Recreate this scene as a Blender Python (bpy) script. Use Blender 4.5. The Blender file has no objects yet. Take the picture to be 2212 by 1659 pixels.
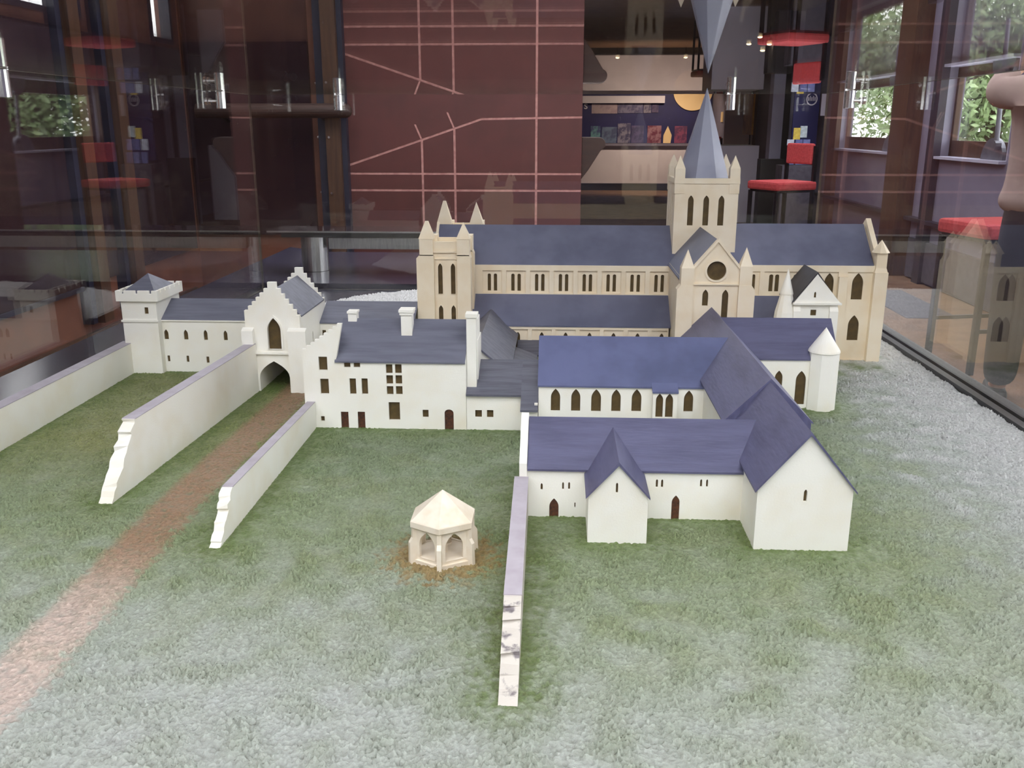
import bpy, bmesh, math, random
import numpy as np
from mathutils import Vector, Matrix
from mathutils.geometry import tessellate_polygon
random.seed(7); rs = np.random.RandomState(11)
sc = bpy.context.scene
COL = sc.collection
PI = math.pi
FL = -0.70            # room floor; the model's ground is z = 0

# ---------------------------------------------------------------- camera
cam_d = bpy.data.cameras.new('camera'); cam = bpy.data.objects.new('camera', cam_d); COL.objects.link(cam)
cam_d.sensor_width = 36; cam_d.lens = 36*1980/2212; cam_d.clip_start = .02; cam_d.clip_end = 200
pt, yw = math.radians(15.725), math.radians(2.894)
fw = Vector((-math.sin(yw)*math.cos(pt), math.cos(yw)*math.cos(pt), -math.sin(pt)))
rt = Vector((math.cos(yw), math.sin(yw), 0)); up = rt.cross(fw)
mw = Matrix((rt, up, -fw)).transposed().to_4x4(); mw.translation = (0, 0, .55)
cam.matrix_world = mw
sc.camera = cam

# ---------------------------------------------------------------- world, daylight portals, exposure
SKY = 7.0
wd = bpy.data.worlds.new('sky'); sc.world = wd; wd.use_nodes = True
bg = wd.node_tree.nodes['Background']; bg.inputs[0].default_value = (.97, .955, 1.0, 1); bg.inputs[1].default_value = SKY
sc.view_settings.view_transform = 'Standard'; sc.view_settings.look = 'None'
sc.view_settings.exposure = -0.16; sc.view_settings.gamma = 1; sc.view_settings.use_curve_mapping = False
cy = sc.cycles
cy.use_denoising = True
cy.max_bounces = 10; cy.transparent_max_bounces = 32; cy.diffuse_bounces = 4; cy.glossy_bounces = 5
cy.caustics_reflective = False; cy.caustics_refractive = False; cy.sample_clamp_indirect = 6

def portal(name, loc, rot, sx, sy):
    l = bpy.data.lights.new(name, 'AREA'); l.shape = 'RECTANGLE'; l.size = sx; l.size_y = sy; l.cycles.is_portal = True
    o = bpy.data.objects.new(name, l); COL.objects.link(o); o.location = loc; o.rotation_euler = rot
portal('daylight_portal', (.0, -.4, 2.02), (0, 0, 0), 4.4, 2.6)           # roof light
portal('daylight_portal', (.2, -2.72, 1.435), (PI/2, 0, 0), 5.2, .77)        # high rear windows, added to light the front-facing walls
portal('daylight_portal', (.1, 4.7, 2.02), (0, 0, 0), 4.2, 2.6)             # second roof light, added to brighten the hall
portal('daylight_portal', (1.5, 7.95, 2.02), (0, 0, 0), 2.8, 2.3)             # third roof light, added for the far end of the hall
portal('daylight_portal', (3.16, 7.1, 1.0), (0, PI/2, 0), 1.4, 1.2)          # right windows
portal('daylight_portal', (3.16, 9.53, 1.0), (0, PI/2, 0), 1.4, 1.87)
portal('daylight_portal', (3.16, 3.05, .95), (0, PI/2, 0), 1.6, 4.5)  # unseen near window, added for light from the right

# ---------------------------------------------------------------- materials
def lin(r, g, b):
    return tuple(((c/255)/12.92 if c/255 <= .04045 else ((c/255+.055)/1.055)**2.4) for c in (r, g, b)) + (1,)
def nd(nt, t, **kw):
    n = nt.nodes.new(t)
    for k, v in kw.items(): setattr(n, k, v)
    return n
def mat(name, col, rough=.6, metal=0., col2=None, nscale=40., stretch=(1, 1, 1), bump=0., bscale=300., spec=.5, emit=None, lo=.4, hi=.65):
    m = bpy.data.materials.new(name); m.use_nodes = True; nt = m.node_tree; b = nt.nodes['Principled BSDF']
    b.inputs['Base Color'].default_value = col; b.inputs['Roughness'].default_value = rough; b.inputs['Metallic'].default_value = metal
    b.inputs['Specular IOR Level'].default_value = spec
    if emit:
        b.inputs['Emission Color'].default_value = emit[0]; b.inputs['Emission Strength'].default_value = emit[1]
    tc = nd(nt, 'ShaderNodeTexCoord'); mp = nd(nt, 'ShaderNodeMapping'); mp.inputs['Scale'].default_value = stretch
    nt.links.new(tc.outputs['Object'], mp.inputs['Vector'])
    if col2:
        n = nd(nt, 'ShaderNodeTexNoise'); n.inputs['Scale'].default_value = nscale; n.inputs['Detail'].default_value = 5
        n.inputs['Roughness'].default_value = .6
        nt.links.new(mp.outputs[0], n.inputs['Vector'])
        mr = nd(nt, 'ShaderNodeMapRange'); mr.inputs[1].default_value = lo; mr.inputs[2].default_value = hi
        nt.links.new(n.outputs['Fac'], mr.inputs[0])
        mx = nd(nt, 'ShaderNodeMix', data_type='RGBA'); mx.inputs[6].default_value = col; mx.inputs[7].default_value = col2
        nt.links.new(mr.outputs[0], mx.inputs[0]); nt.links.new(mx.outputs[2], b.inputs['Base Color'])
    if bump:
        n2 = nd(nt, 'ShaderNodeTexNoise'); n2.inputs['Scale'].default_value = bscale; n2.inputs['Detail'].default_value = 4
        nt.links.new(mp.outputs[0], n2.inputs['Vector'])
        bp = nd(nt, 'ShaderNodeBump'); bp.inputs['Strength'].default_value = bump; bp.inputs['Distance'].default_value = .0008
        nt.links.new(n2.outputs['Fac'], bp.inputs['Height']); nt.links.new(bp.outputs[0], b.inputs['Normal'])
    return m
def glass_mat(name, tint=(1, 1, 1, 1)):
    m = bpy.data.materials.new(name); m.use_nodes = True; nt = m.node_tree; nt.nodes.clear()
    out = nd(nt, 'ShaderNodeOutputMaterial'); tr = nd(nt, 'ShaderNodeBsdfTransparent'); gl = nd(nt, 'ShaderNodeBsdfGlossy')
    tr.inputs[0].default_value = tint; gl.inputs['Roughness'].default_value = 0; gl.inputs[0].default_value = (.97, .96, .95, 1)
    fr = nd(nt, 'ShaderNodeFresnel'); geo = nd(nt, 'ShaderNodeNewGeometry'); mr = nd(nt, 'ShaderNodeMapRange')
    mr.inputs[3].default_value = 1.5; mr.inputs[4].default_value = 1/1.5      # same interface from either side
    nt.links.new(geo.outputs['Backfacing'], mr.inputs[0]); nt.links.new(mr.outputs[0], fr.inputs['IOR'])
    mx = nd(nt, 'ShaderNodeMixShader'); nt.links.new(fr.outputs[0], mx.inputs[0]); nt.links.new(tr.outputs[0], mx.inputs[1])
    nt.links.new(gl.outputs[0], mx.inputs[2]); nt.links.new(mx.outputs[0], out.inputs[0])
    return m

M = {}
M['cream'] = mat('church_cream_paint', lin(242, 229, 206), .62, col2=lin(234, 216, 186), nscale=14, bump=.25, bscale=420)
M['white'] = mat('off_white_paint', lin(244, 242, 235), .6, col2=lin(236, 229, 212), nscale=11, bump=.25, bscale=420, lo=.45, hi=.75)
M['stone'] = mat('well_house_paint', lin(236, 226, 210), .6, col2=lin(224, 210, 188), nscale=40, bump=.3, bscale=500)
M['stained'] = mat('stained_white_paint', lin(204, 198, 190), .6, col2=lin(120, 114, 118), nscale=70, stretch=(.8, .8, 1.2), lo=.55, hi=.66, bump=.6, bscale=200)
M['captop'] = mat('wall_top_grey', lin(178, 172, 182), .6, col2=lin(166, 158, 168), nscale=30)  # tops of the boundary walls, greyer and darker than their sides
M['win'] = mat('dark_window_paint', lin(88, 70, 34), .7, col2=lin(66, 50, 22), nscale=60)
M['wood_door'] = mat('brown_door_paint', lin(92, 52, 30), .6, col2=lin(50, 28, 18), nscale=220)
M['r_church'] = mat('church_slate_paint', lin(108, 111, 134), .5, col2=lin(92, 95, 118), nscale=9, bump=.15, bscale=200)
M['r_blue'] = mat('blue_slate_paint', lin(100, 106, 144), .48, col2=lin(84, 90, 124), nscale=9, stretch=(1, 1, 1), bump=.3, bscale=160)
M['r_purple'] = mat('violet_slate_paint', lin(94, 94, 124), .5, col2=lin(80, 80, 108), nscale=26, stretch=(.35, 2.5, 2.5), bump=.5, bscale=140)
M['r_purple_y'] = mat('violet_slate_paint_b', lin(98, 98, 130), .5, col2=lin(84, 84, 114), nscale=26, stretch=(2.5, .35, .6), bump=.5, bscale=140)
M['r_grey'] = mat('grey_slate_paint', lin(110, 112, 128), .5, col2=lin(94, 96, 112), nscale=26, stretch=(.3, 2.5, 2.5), bump=.4, bscale=140)
M['r_dark'] = mat('dark_slate_paint', lin(100, 101, 114), .55, col2=lin(80, 81, 94), nscale=30, stretch=(.3, 3, 3), bump=.6, bscale=140)
M['r_black'] = mat('black_slate_paint', lin(52, 50, 60), .55, col2=lin(40, 38, 46), nscale=30, bump=.4, bscale=140)
M['glass'] = glass_mat('case_glass', (.985, .99, .985, 1))
M['edge'] = mat('glass_edge', lin(120, 112, 96), .2, col2=lin(60, 66, 60), nscale=3)
M['chrome'] = mat('polished_chrome', lin(240, 240, 242), .2, 1.0, col2=lin(225, 225, 230), nscale=20)
M['steel'] = mat('brushed_steel', lin(190, 190, 192), .28, 1.0, col2=lin(160, 160, 164), nscale=60, stretch=(8, 8, .3))
M['slab'] = mat('dark_satin_laminate', lin(44, 42, 60), .2, col2=lin(38, 36, 52), nscale=12)
M['frame'] = mat('black_case_frame', lin(38, 38, 42), .35, col2=lin(28, 28, 32), nscale=30)
M['maroon'] = mat('maroon_panel', lin(82, 38, 36), .6, col2=lin(70, 32, 30), nscale=3, bump=.1, bscale=60)
M['joint'] = mat('pink_joint', lin(180, 132, 126), .8, col2=lin(156, 108, 104), nscale=30)
M['walnut'] = mat('dark_timber', lin(76, 52, 36), .45, col2=lin(58, 38, 28), nscale=8, stretch=(6, 6, .4))
M['brownwall'] = mat('brown_boarding', lin(112, 70, 54), .5, col2=lin(94, 56, 44), nscale=5)
M['rear'] = mat('dark_rear_boarding', lin(46, 34, 34), .8, col2=lin(38, 28, 28), nscale=4)
M['gasket'] = mat('navy_gasket', lin(34, 36, 54), .4, col2=lin(26, 28, 42), nscale=9)
M['darkglass'] = mat('dark_tinted_glazing', lin(42, 28, 32), .06, col2=lin(36, 24, 30), nscale=2)
M['lav'] = mat('lavender_grey_wall', lin(124, 120, 142), .7, col2=lin(112, 108, 130), nscale=2)
M['pale'] = mat('pale_reveal_paint', lin(176, 174, 196), .6, col2=lin(164, 162, 186), nscale=3)
M['carpet'] = mat('tan_carpet', lin(124, 94, 72), .95, col2=lin(106, 78, 60), nscale=7, bump=.5, bscale=90)
M['mat_grey'] = mat('grey_floor_mat', lin(78, 74, 86), .95, col2=lin(66, 62, 74), nscale=20)
M['ceil'] = mat('ceiling_paint', lin(150, 140, 130), .85, col2=lin(140, 130, 120), nscale=1)
M['counterw'] = mat('white_counter_front', lin(222, 216, 232), .6, col2=lin(212, 206, 222), nscale=2)
M['black'] = mat('black_skirting', lin(30, 24, 22), .5, col2=lin(22, 18, 16), nscale=5)
M['navy'] = mat('navy_board', lin(18, 18, 92), .6, col2=lin(12, 12, 76), nscale=1.2)
M['red'] = mat('red_upholstery', lin(178, 62, 66), .85, col2=lin(156, 50, 54), nscale=60, bump=.4, bscale=300)
M['blackmetal'] = mat('black_metal', lin(26, 24, 30), .35, .4, col2=lin(20, 18, 24), nscale=20)
M['greymetal'] = mat('grey_metal', lin(120, 122, 132), .4, .5, col2=lin(104, 106, 116), nscale=9)
M['jacket'] = mat('beige_jacket', lin(158, 138, 132), .9, col2=lin(146, 124, 120), nscale=9, bump=.4, bscale=60)
M['trousers'] = mat('dark_trousers', lin(38, 34, 46), .9, col2=lin(30, 28, 38), nscale=9)
M['skin'] = mat('skin', lin(214, 164, 140), .55, col2=lin(204, 150, 126), nscale=12)
M['hair'] = mat('grey_hair', lin(120, 108, 98), .7, col2=lin(98, 86, 78), nscale=50, stretch=(4, 4, .6))
M['leaf'] = mat('leaf', lin(112, 140, 84), .55, col2=lin(150, 172, 122), nscale=3)
M['leaf2'] = mat('leaf_pale', lin(150, 170, 126), .55, col2=lin(112, 138, 86), nscale=3)
M['bark'] = mat('bark', lin(86, 76, 64), .9, col2=lin(60, 52, 44), nscale=12, bump=1, bscale=30)
M['lawn'] = mat('lawn_outside', lin(92, 118, 66), .9, col2=lin(112, 136, 84), nscale=2)
M['lamp'] = mat('warm_lamp', lin(255, 220, 170), .5, emit=((1, .78, .45, 1), 25))
M['disc'] = mat('cream_disc', lin(244, 214, 168), .6, col2=lin(236, 202, 152), nscale=3)
M['ochre'] = mat('yellow_ochre_panel', lin(170, 120, 50), .6, col2=lin(120, 80, 34), nscale=4)

# ---------------------------------------------------------------- mesh helpers
W = {}                                   # origin of every object, so children can be placed relative to their parent
def link(o, parent):
    COL.objects.link(o)
    if parent is not None: o.parent = parent
def thing(name, label, cat, loc=(0, 0, 0), group=None, kind=None, local=False):
    o = bpy.data.objects.new(name, None); COL.objects.link(o); o.empty_display_size = .05
    o.location = loc; W[o.name] = Vector((0, 0, 0)) if local else Vector(loc)
    return tag(o, label, cat, group, kind)
def tag(o, label=None, cat=None, group=None, kind=None):
    if label: o['label'] = label
    if cat: o['category'] = cat
    if group: o['group'] = group
    if kind: o['kind'] = kind
    return o
class MB:
    def __init__(s): s.v = []; s.f = []; s.m = []
    def add(s, vs, fs, mi=0):
        n = len(s.v); s.v += [tuple(p) for p in vs]; s.f += [tuple(i+n for i in f) for f in fs]; s.m += [mi]*len(fs); return s
    def box(s, x0, x1, y0, y1, z0, z1, mi=0):
        v = [(x, y, z) for z in (z0, z1) for y in (y0, y1) for x in (x0, x1)]
        return s.add(v, [(0, 2, 3, 1), (4, 5, 7, 6), (0, 1, 5, 4), (1, 3, 7, 5), (3, 2, 6, 7), (2, 0, 4, 6)], mi)
    def slab(s, loops, fn, d0, d1, mi=0, mside=None):
        """polygon with holes (2-D loops) extruded between depths d0 and d1; fn(u,v,d) -> xyz"""
        tri = tessellate_polygon([[Vector((u, v, 0)) for u, v in L] for L in loops])
        flat = [p for L in loops for p in L]; n = len(flat)
        vs = [fn(u, v, d0) for u, v in flat] + [fn(u, v, d1) for u, v in flat]
        s.add(vs, [tuple(t) for t in tri] + [tuple(i+n for i in reversed(t)) for t in tri], mi)
        base = len(s.v)-2*n; k = 0
        for L in loops:
            for i in range(len(L)):
                a, b = k+i, k+(i+1) % len(L)
                s.f.append((base+a, base+b, base+b+n, base+a+n)); s.m.append(mi if mside is None else mside)
            k += len(L)
        return s
    def prism(s, poly, axis, a0, a1, mi=0):
        fn = {'x': lambda u, v, d: (d, u, v), 'y': lambda u, v, d: (u, d, v), 'z': lambda u, v, d: (u, v, d)}[axis]
        return s.slab([poly], fn, a0, a1, mi)
    def lathe(s, cx, cy, prof, n=16, rot=0., mi=0):
        base = len(s.v); vs = []; fs = []; rings = []
        for r, z in prof:
            if r < 1e-6: rings.append([len(vs)]); vs.append((cx, cy, z))
            else:
                rings.append(list(range(len(vs), len(vs)+n)))
                vs += [(cx+r*math.cos(rot+2*PI*k/n), cy+r*math.sin(rot+2*PI*k/n), z) for k in range(n)]
        for A, B in zip(rings, rings[1:]):
            for k in range(n):
                k2 = (k+1) % n
                if len(A) == 1 and len(B) > 1: fs.append((A[0], B[k2], B[k]))
                elif len(B) == 1 and len(A) > 1: fs.append((A[k], A[k2], B[0]))
                elif len(A) > 1: fs.append((A[k], A[k2], B[k2], B[k]))
        for R_ in (rings[0], rings[-1]):
            if len(R_) > 1: fs.append(tuple(R_))
        return s.add(vs, fs, mi)
    def tube(s, p0, p1, r0, r1=None, n=10, mi=0):
        p0 = Vector(p0); p1 = Vector(p1); r1 = r0 if r1 is None else r1; d = (p1-p0).normalized()
        a = d.orthogonal().normalized(); b = d.cross(a)
        vs = [p0+(a*math.cos(2*PI*k/n)+b*math.sin(2*PI*k/n))*r0 for k in range(n)] + [p1+(a*math.cos(2*PI*k/n)+b*math.sin(2*PI*k/n))*r1 for k in range(n)]
        fs = [(k, (k+1) % n, n+(k+1) % n, n+k) for k in range(n)] + [tuple(range(n)), tuple(range(n, 2*n))]
        return s.add(vs, fs, mi)
    def build(s, name, mats, parent=None, smooth=False, bevel=0., kind=None):
        if not isinstance(mats, (list, tuple)): mats = [mats]
        xs = np.array(s.v); o3 = Vector(((xs[:, 0].min()+xs[:, 0].max())/2, (xs[:, 1].min()+xs[:, 1].max())/2, xs[:, 2].min()))
        me = bpy.data.meshes.new(name); me.from_pydata([Vector(p)-o3 for p in s.v], [], s.f)
        for m in mats: me.materials.append(m)
        me.polygons.foreach_set('material_index', s.m)
        bm = bmesh.new(); bm.from_mesh(me); bmesh.ops.recalc_face_normals(bm, faces=bm.faces)
        if bevel: bmesh.ops.bevel(bm, geom=[e for e in bm.edges if len(e.link_faces) == 2 and e.calc_face_angle(0) > .5], offset=bevel, segments=2, affect='EDGES', profile=.6)
        bm.to_mesh(me); bm.free()
        if smooth: me.polygons.foreach_set('use_smooth', [True]*len(me.polygons))
        o = bpy.data.objects.new(name, me); link(o, parent)
        po = W[parent.name] if parent is not None else Vector((0, 0, 0))
        o.location = o3-po; W[o.name] = o3
        if kind: o['kind'] = kind
        return o
def box(name, mats, parent, *a, bevel=0., kind=None):
    return MB().box(*a).build(name, mats, parent, bevel=bevel, kind=kind)
def struct(name, mb, m, parent=None):
    o = mb.build(name, m, parent)
    if parent is None: o['kind'] = 'structure'
    return o

def arch(kind, u0, u1, z0, z1):
    w = u1-u0; uc = (u0+u1)/2; h = z1-z0
    if kind == 'R': return [(u0, z0), (u1, z0), (u1, z1), (u0, z1)]
    if kind == 'C':
        r = w/2; return [(uc+r*math.cos(2*PI*k/32), (z0+z1)/2+r*math.sin(2*PI*k/32)) for k in range(32)]
    if kind == 'A':                                                     # round arch
        r = w/2; zs = z1-r*.8
        return [(u0, z0), (u1, z0)] + [(uc+r*math.cos(PI*k/10), zs+r*.8*math.sin(PI*k/10)) for k in range(11)]
    ah = min(.95*w, .5*h) if kind == 'L' else min(.55*w, .6*h); zs = z1-ah    # pointed ('P' is a low four-centred arch)
    right = [(u1-(w/2)*(1-math.cos(t))/1.0, zs+ah*math.sin(t)**.9) for t in [PI/2*k/6 for k in range(7)]]
    right = [(u1-(w/2)*(k/6)**1.7, zs+ah*(k/6)**.82) for k in range(7)]
    left = [(2*uc-u, z) for u, z in reversed(right[:-1])]
    return [(u0, z0), (u1, z0)] + right + left
SIDE = {'S': lambda p: (lambda u, z, d: (u, p+d, z)), 'N': lambda p: (lambda u, z, d: (u, p-d, z)),
        'W': lambda p: (lambda u, z, d: (p+d, u, z)), 'E': lambda p: (lambda u, z, d: (p-d, u, z))}
def facade(parent, name, m, side, plane, outline, wins=(), t=.006, wm=None):
    fn = SIDE[side](plane); holes = []
    for k, u0, u1, z0, z1 in wins:
        holes.append(arch({'D': 'L', 'door': 'R', 'doorA': 'A'}.get(k, k), u0, u1, max(z0, outline_min(outline)+.0004), z1))
    o = MB().slab([outline]+holes, fn, 0, t).build(name, m, parent)
    for (k, *_), h in zip(wins, holes):
        dr = k in ('D', 'door', 'doorA')
        q = MB().slab([h], fn, t*.35 if dr else t*.55, t*.99).build('door' if dr else 'window', M['wood_door'] if dr else (wm or M['win']), o)
    return o
def outline_min(ol): return min(z for u, z in ol)
def rect(u0, u1, z0, z1): return [(u0, z0), (u1, z0), (u1, z1), (u0, z1)]
def gab(u0, u1, z0, ze, zr, uc=None):
    return [(u0, z0), (u1, z0), (u1, ze), ((u0+u1)/2 if uc is None else uc, zr), (u0, ze)]
def moulding(parent, m, side, plane, k, u0, u1, z0, z1, w=.0022, proud=.0015):
    fn = SIDE[side](plane)
    return MB().slab([arch(k, u0-w, u1+w, z0-.0005 if k != 'C' else z0-w, z1+w*1.3 if k != 'C' else z1+w), arch(k, u0+1e-5, u1-1e-5, z0, z1)], fn, -proud, .001).build('moulding', m, parent)
def roof(parent, m, axis, a0, a1, c, half, ze, zr, t=.005, ov=.003, name='roof'):
    sl = (zr-ze)/half; e = half+ov; z2 = ze-ov*sl
    poly = [(c-e, z2), (c-e, z2-t*.6), (c, zr-t), (c+e, z2-t*.6), (c+e, z2), (c, zr)]
    return MB().prism(poly, axis, a0, a1).build(name, m, parent)
def leanto(parent, m, axis, a0, a1, c0, z0, c1, z1, t=.004, name='roof'):
    return MB().prism([(c0, z0), (c1, z1), (c1, z1-t), (c0, z0-t)], axis, a0, a1).build(name, m, parent)
def steps(u0, z0, u1, z1, n):
    """crow steps rising from (u0,z0) to (u1,z1)"""
    out = []
    for k in range(n):
        u = u0+(u1-u0)*k/n; out += [(u, z0+(z1-z0)*k/n), (u, z0+(z1-z0)*(k+1)/n)]
    return out + [(u1, z1)]
BZ = -.012           # building walls run a little into the plaster ground

# ================================================================ ROOM SHELL
struct('floor', MB().box(-2.7, 3.16, -2.75, 19.3, FL-.1, FL), M['carpet'])
# ceiling with the roof light left open over the front of the case
fnz = lambda u, v, d: (u, v, d)
struct('ceiling', MB().slab([[(-2.7, -2.75), (3.16, -2.75), (3.16, 19.3), (-2.7, 19.3)], [(-2.2, -1.7), (2.2, -1.7), (2.2, .9), (-2.2, .9)], [(-2.0, 3.4), (2.2, 3.4), (2.2, 6.0), (-2.0, 6.0)], [(.1, 6.8), (2.9, 6.8), (2.9, 9.1), (.1, 9.1)]], fnz, 1.9, 2.0), M['ceil'])
wr = thing('window_4', None, None, (0, -.1, 1.9), kind='structure')
for x in (-2.2, -1.12, -.03, 1.06, 2.14): box('window_frame', M['pale'], wr, x, x+.06, -1.7, .9, 1.9, 2.06)
for y in (-1.7, .84): box('window_frame', M['pale'], wr, -2.2, 2.2, y, y+.06, 1.9, 2.06)
MB().box(-2.2, 2.2, -1.7, .9, 2.03, 2.036).build('pane', M['glass'], wr)
wr = thing('window_5', None, None, (.1, 4.7, 1.9), kind='structure')  # unseen roof light over the hall, added as extra light
for x in (-2.0, -.63, .77, 2.14): box('window_frame', M['pale'], wr, x, x+.06, 3.4, 6.0, 1.9, 2.06)
for y in (3.4, 5.94): box('window_frame', M['pale'], wr, -2.0, 2.2, y, y+.06, 1.9, 2.06)
MB().box(-2.0, 2.2, 3.4, 6.0, 2.03, 2.036).build('pane', M['glass'], wr)
wr = thing('window_6', None, None, (1.6, 7.8, 1.9), kind='structure')  # unseen roof light, added to lift the stools and far displays
for x in (.1, 1.47, 2.84): box('window_frame', M['pale'], wr, x, x+.06, 6.8, 9.1, 1.9, 2.06)
for y in (6.8, 9.04): box('window_frame', M['pale'], wr, .1, 2.9, y, y+.06, 1.9, 2.06)
MB().box(.1, 2.9, 6.8, 9.1, 2.03, 2.036).build('pane', M['glass'], wr)
fS = lambda u, z, d: (u, -2.75+d, z)
struct('wall_rear', MB().slab([rect(-2.7, 3.16, FL, 1.9), rect(-2.4, 2.8, 1.05, 1.82)], fS, 0, .15), M['rear'])
wr = thing('window_7', None, None, (.2, -2.7, 1.05), kind='structure')  # unseen high rear window, added as low-angle fill on the model
for x in (-2.4, -1.12, .17, 1.46, 2.75): box('window_frame', M['pale'], wr, x, x+.05, -2.72, -2.64, 1.05, 1.82)
for z in (1.05, 1.77): box('window_frame', M['pale'], wr, -2.4, 2.8, -2.72, -2.64, z, z+.05)
MB().box(-2.4, 2.8, -2.69, -2.684, 1.06, 1.81).build('pane', M['glass'], wr)

# right wall with deep window reveals
RWIN = [(6.50, 7.70, .30, 1.70), (8.60, 10.47, .30, 1.70), (.8, 5.3, .15, 1.75)]  # the last one is unseen, added to light the east-facing walls
fW = lambda u, z, d: (3.0+d, u, z)
struct('wall_right', MB().slab([rect(-2.75, 19.3, FL, 1.9)]+[rect(*q) for q in RWIN], fW, 0, .16), M['lav'])
for i, (a, b, z0, z1) in enumerate(RWIN):
    w = thing('window_%d' % (i+1), None, None, (3.1, (a+b)/2, z0), kind='structure')
    box('window_sill', M['pale'], w, 2.95, 3.10, a, b, z0, z0+.02)
    box('reveal', M['pale'], w, 3.001, 3.10, b-.012, b, z0+.02, z1)
    box('reveal', M['pale'], w, 3.001, 3.10, a, a+.012, z0+.02, z1)
    box('reveal', M['pale'], w, 3.001, 3.10, a, b, z1-.012, z1)
    for q in ((a+.012, a+.08, z0+.02, z1), (b-.05, b-.012, z0+.02, z1), (a, b, z0+.02, z0+.14), (a, b, z1-.08, z1-.012)):
        box('window_frame', M['walnut'], w, 3.09, 3.13, q[0], q[1], q[2], q[3])
    MB().box(3.105, 3.111, a+.07, b-.04, z0+.13, z1-.07).build('pane', M['glass'], w)
    # stay: a quadrant plate on the sill and a long arm up to the casement
    yc = a+.22
    MB().slab([[(yc+.08+.17*math.cos(t_), z0+.02+.15*math.sin(t_)) for t_ in [PI*k/16 for k in range(17)]]], lambda u, v, d: (3.03+d, u, v), 0, .03).build('stay_plate', M['greymetal'], w)
    MB().tube((3.01, yc-.02, z0+.12), (3.03, yc+.10, 1.25), .017, .013).tube((2.99, yc-.02, z0+.12), (3.03, yc-.02, z0+.12), .035).build('stay_arm', M['greymetal'], w)
struct('trim_1', MB().box(2.86, 3.0, 8.06, 8.42, FL, 1.9), M['walnut'])
struct('trim_2', MB().box(2.94, 3.0, 7.62, 7.76, FL, 1.9), M['gasket'])
struct('trim_3', MB().box(2.95, 3.0, 10.35, 10.6, FL, 1.9), M['walnut'])
struct('trim_4', MB().box(2.93, 3.0, -2.6, 14.6, -.215, -.185), M['gasket'])
struct('trim_5', MB().box(2.97, 3.0, 2, 8.0, -.68, -.36), M['mat_grey'])
struct('trim_6', MB().box(2.9, 3.0, 12.6, 12.85, FL, 1.9), M['walnut'])

# left wall: timber posts, dark glazing, boarding below, high windows above
LH = [(4.40, 5.18, 1.10, 1.78), (6.06, 6.40, 1.07, 1.78)]
fE = lambda u, z, d: (-2.6-d, u, z)
struct('wall_left', MB().slab([rect(-2.75, 6.6, FL, 1.9)]+[rect(*q) for q in LH], fE, 0, .1), M['brownwall'])
for i, (a, b, z0, z1) in enumerate(LH):
    w = thing('window_%d' % (8+i), None, None, (-2.65, (a+b)/2, z0), kind='structure')
    MB().slab([rect(a, b, z0, z1), rect(a+.03, b-.03, z0+.03, z1-.03)], fE, -.01, .06).build('window_frame', M['gasket'], w)
    MB().box(-2.66, -2.654, a+.02, b-.02, z0+.02, z1-.02).build('pane', M['glass'], w)
k = 7
for y0, y1, z0, z1, m in ((4.86, 4.97, -.5, 1.9, 'walnut'), (5.30, 5.42, -.5, 1.9, 'walnut')):
    t = struct('trim_%d' % k, MB().box(-2.6, -2.50, y0, y1, z0, z1), M[m]); k += 1
    box('gasket', M['gasket'], t, -2.6, -2.54, y0-.05, y0, z0, z1); box('gasket', M['gasket'], t, -2.6, -2.54, y1, y1+.05, z0, z1)
for y0, y1 in ((2.2, 4.80), (5.03, 5.24), (5.48, 6.45)):
    t = struct('trim_%d' % k, MB().box(-2.6, -2.575, y0, y1, -.29, 1.04), M['darkglass']); k += 1
t = struct('trim_%d' % k, MB().box(-2.6, -2.568, 2.2, 4.82, -.315, -.2901), M['gasket']); k += 1
t = struct('baseboard_left', MB().box(-2.6, -2.58, -2.6, 6.4, FL, -.56), M['walnut'])

# back-left panel, post and the maroon partition of large panels with pale joints
struct('wall_back', MB().box(-2.7, -1.50, 6.55, 6.7, FL, 1.9), M['brownwall'])
t = struct('trim_%d' % k, MB().box(-1.60, -1.50, 6.42, 6.55, FL, 1.9), M['walnut']); k += 1
for a, b in ((-1.66, -1.60), (-1.50, -1.465)): box('gasket', M['gasket'], t, a, b, 6.46, 6.55, FL, 1.9)
for z in (-.35, .1, .475, 1.0, 1.4):
    for x in (-1.575, -1.68): MB().tube((x, 6.40 if x > -1.6 else 6.53, z), (x, 6.56, z), .008, n=10).build('screw', M['chrome'], t)
t = struct('trim_%d' % k, MB().box(-2.58, -1.72, 6.52, 6.55, -.2, 1.1), M['darkglass']); k += 1

part = struct('wall_partition', MB().box(-1.465, .150, 6.53, 6.75, FL, 1.9), M['joint'])
DG = lambda x: .283+(x+1.48)*(.596-.283)/(-.538+1.48) if x < -.538 else .596+(x+.538)*.012/.69   # the slanting joint
x_ = [-1.465, -.955, -.728, -.162, .150]; g = .008
def panel(poly): MB().prism(poly, 'y', 6.527, 6.536).build('panel', M['maroon'], part)
for i in range(4):
    a, b = x_[i]+(g if i else 0), x_[i+1]-(g if i < 3 else 0)
    panel(rect(a, b, FL, .115-g)); panel(rect(a, b, .115+g, .229-g))
    top = [(a, DG(a)-g)] if not (a < -.538 < b) else [(-.538, .596-g), (a, DG(a)-g)]
    panel([(a, .229+g), (b, .229+g), (b, DG(b)-g)]+top)
panel([(-1.465, DG(-1.465)+g), (-.538, .596+g), (-.162-g, DG(-.162)+g), (-.162-g, 1.28), (-1.465, 1.28)])
panel([(-.162+g, DG(-.162)+g), (.150, DG(.15)+g), (.150, 1.28), (-.162+g, 1.28)])
panel(rect(-1.465, -.162-g, 1.295, 1.9)); panel(rect(-.162+g, .150, 1.295, 1.9))
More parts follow.
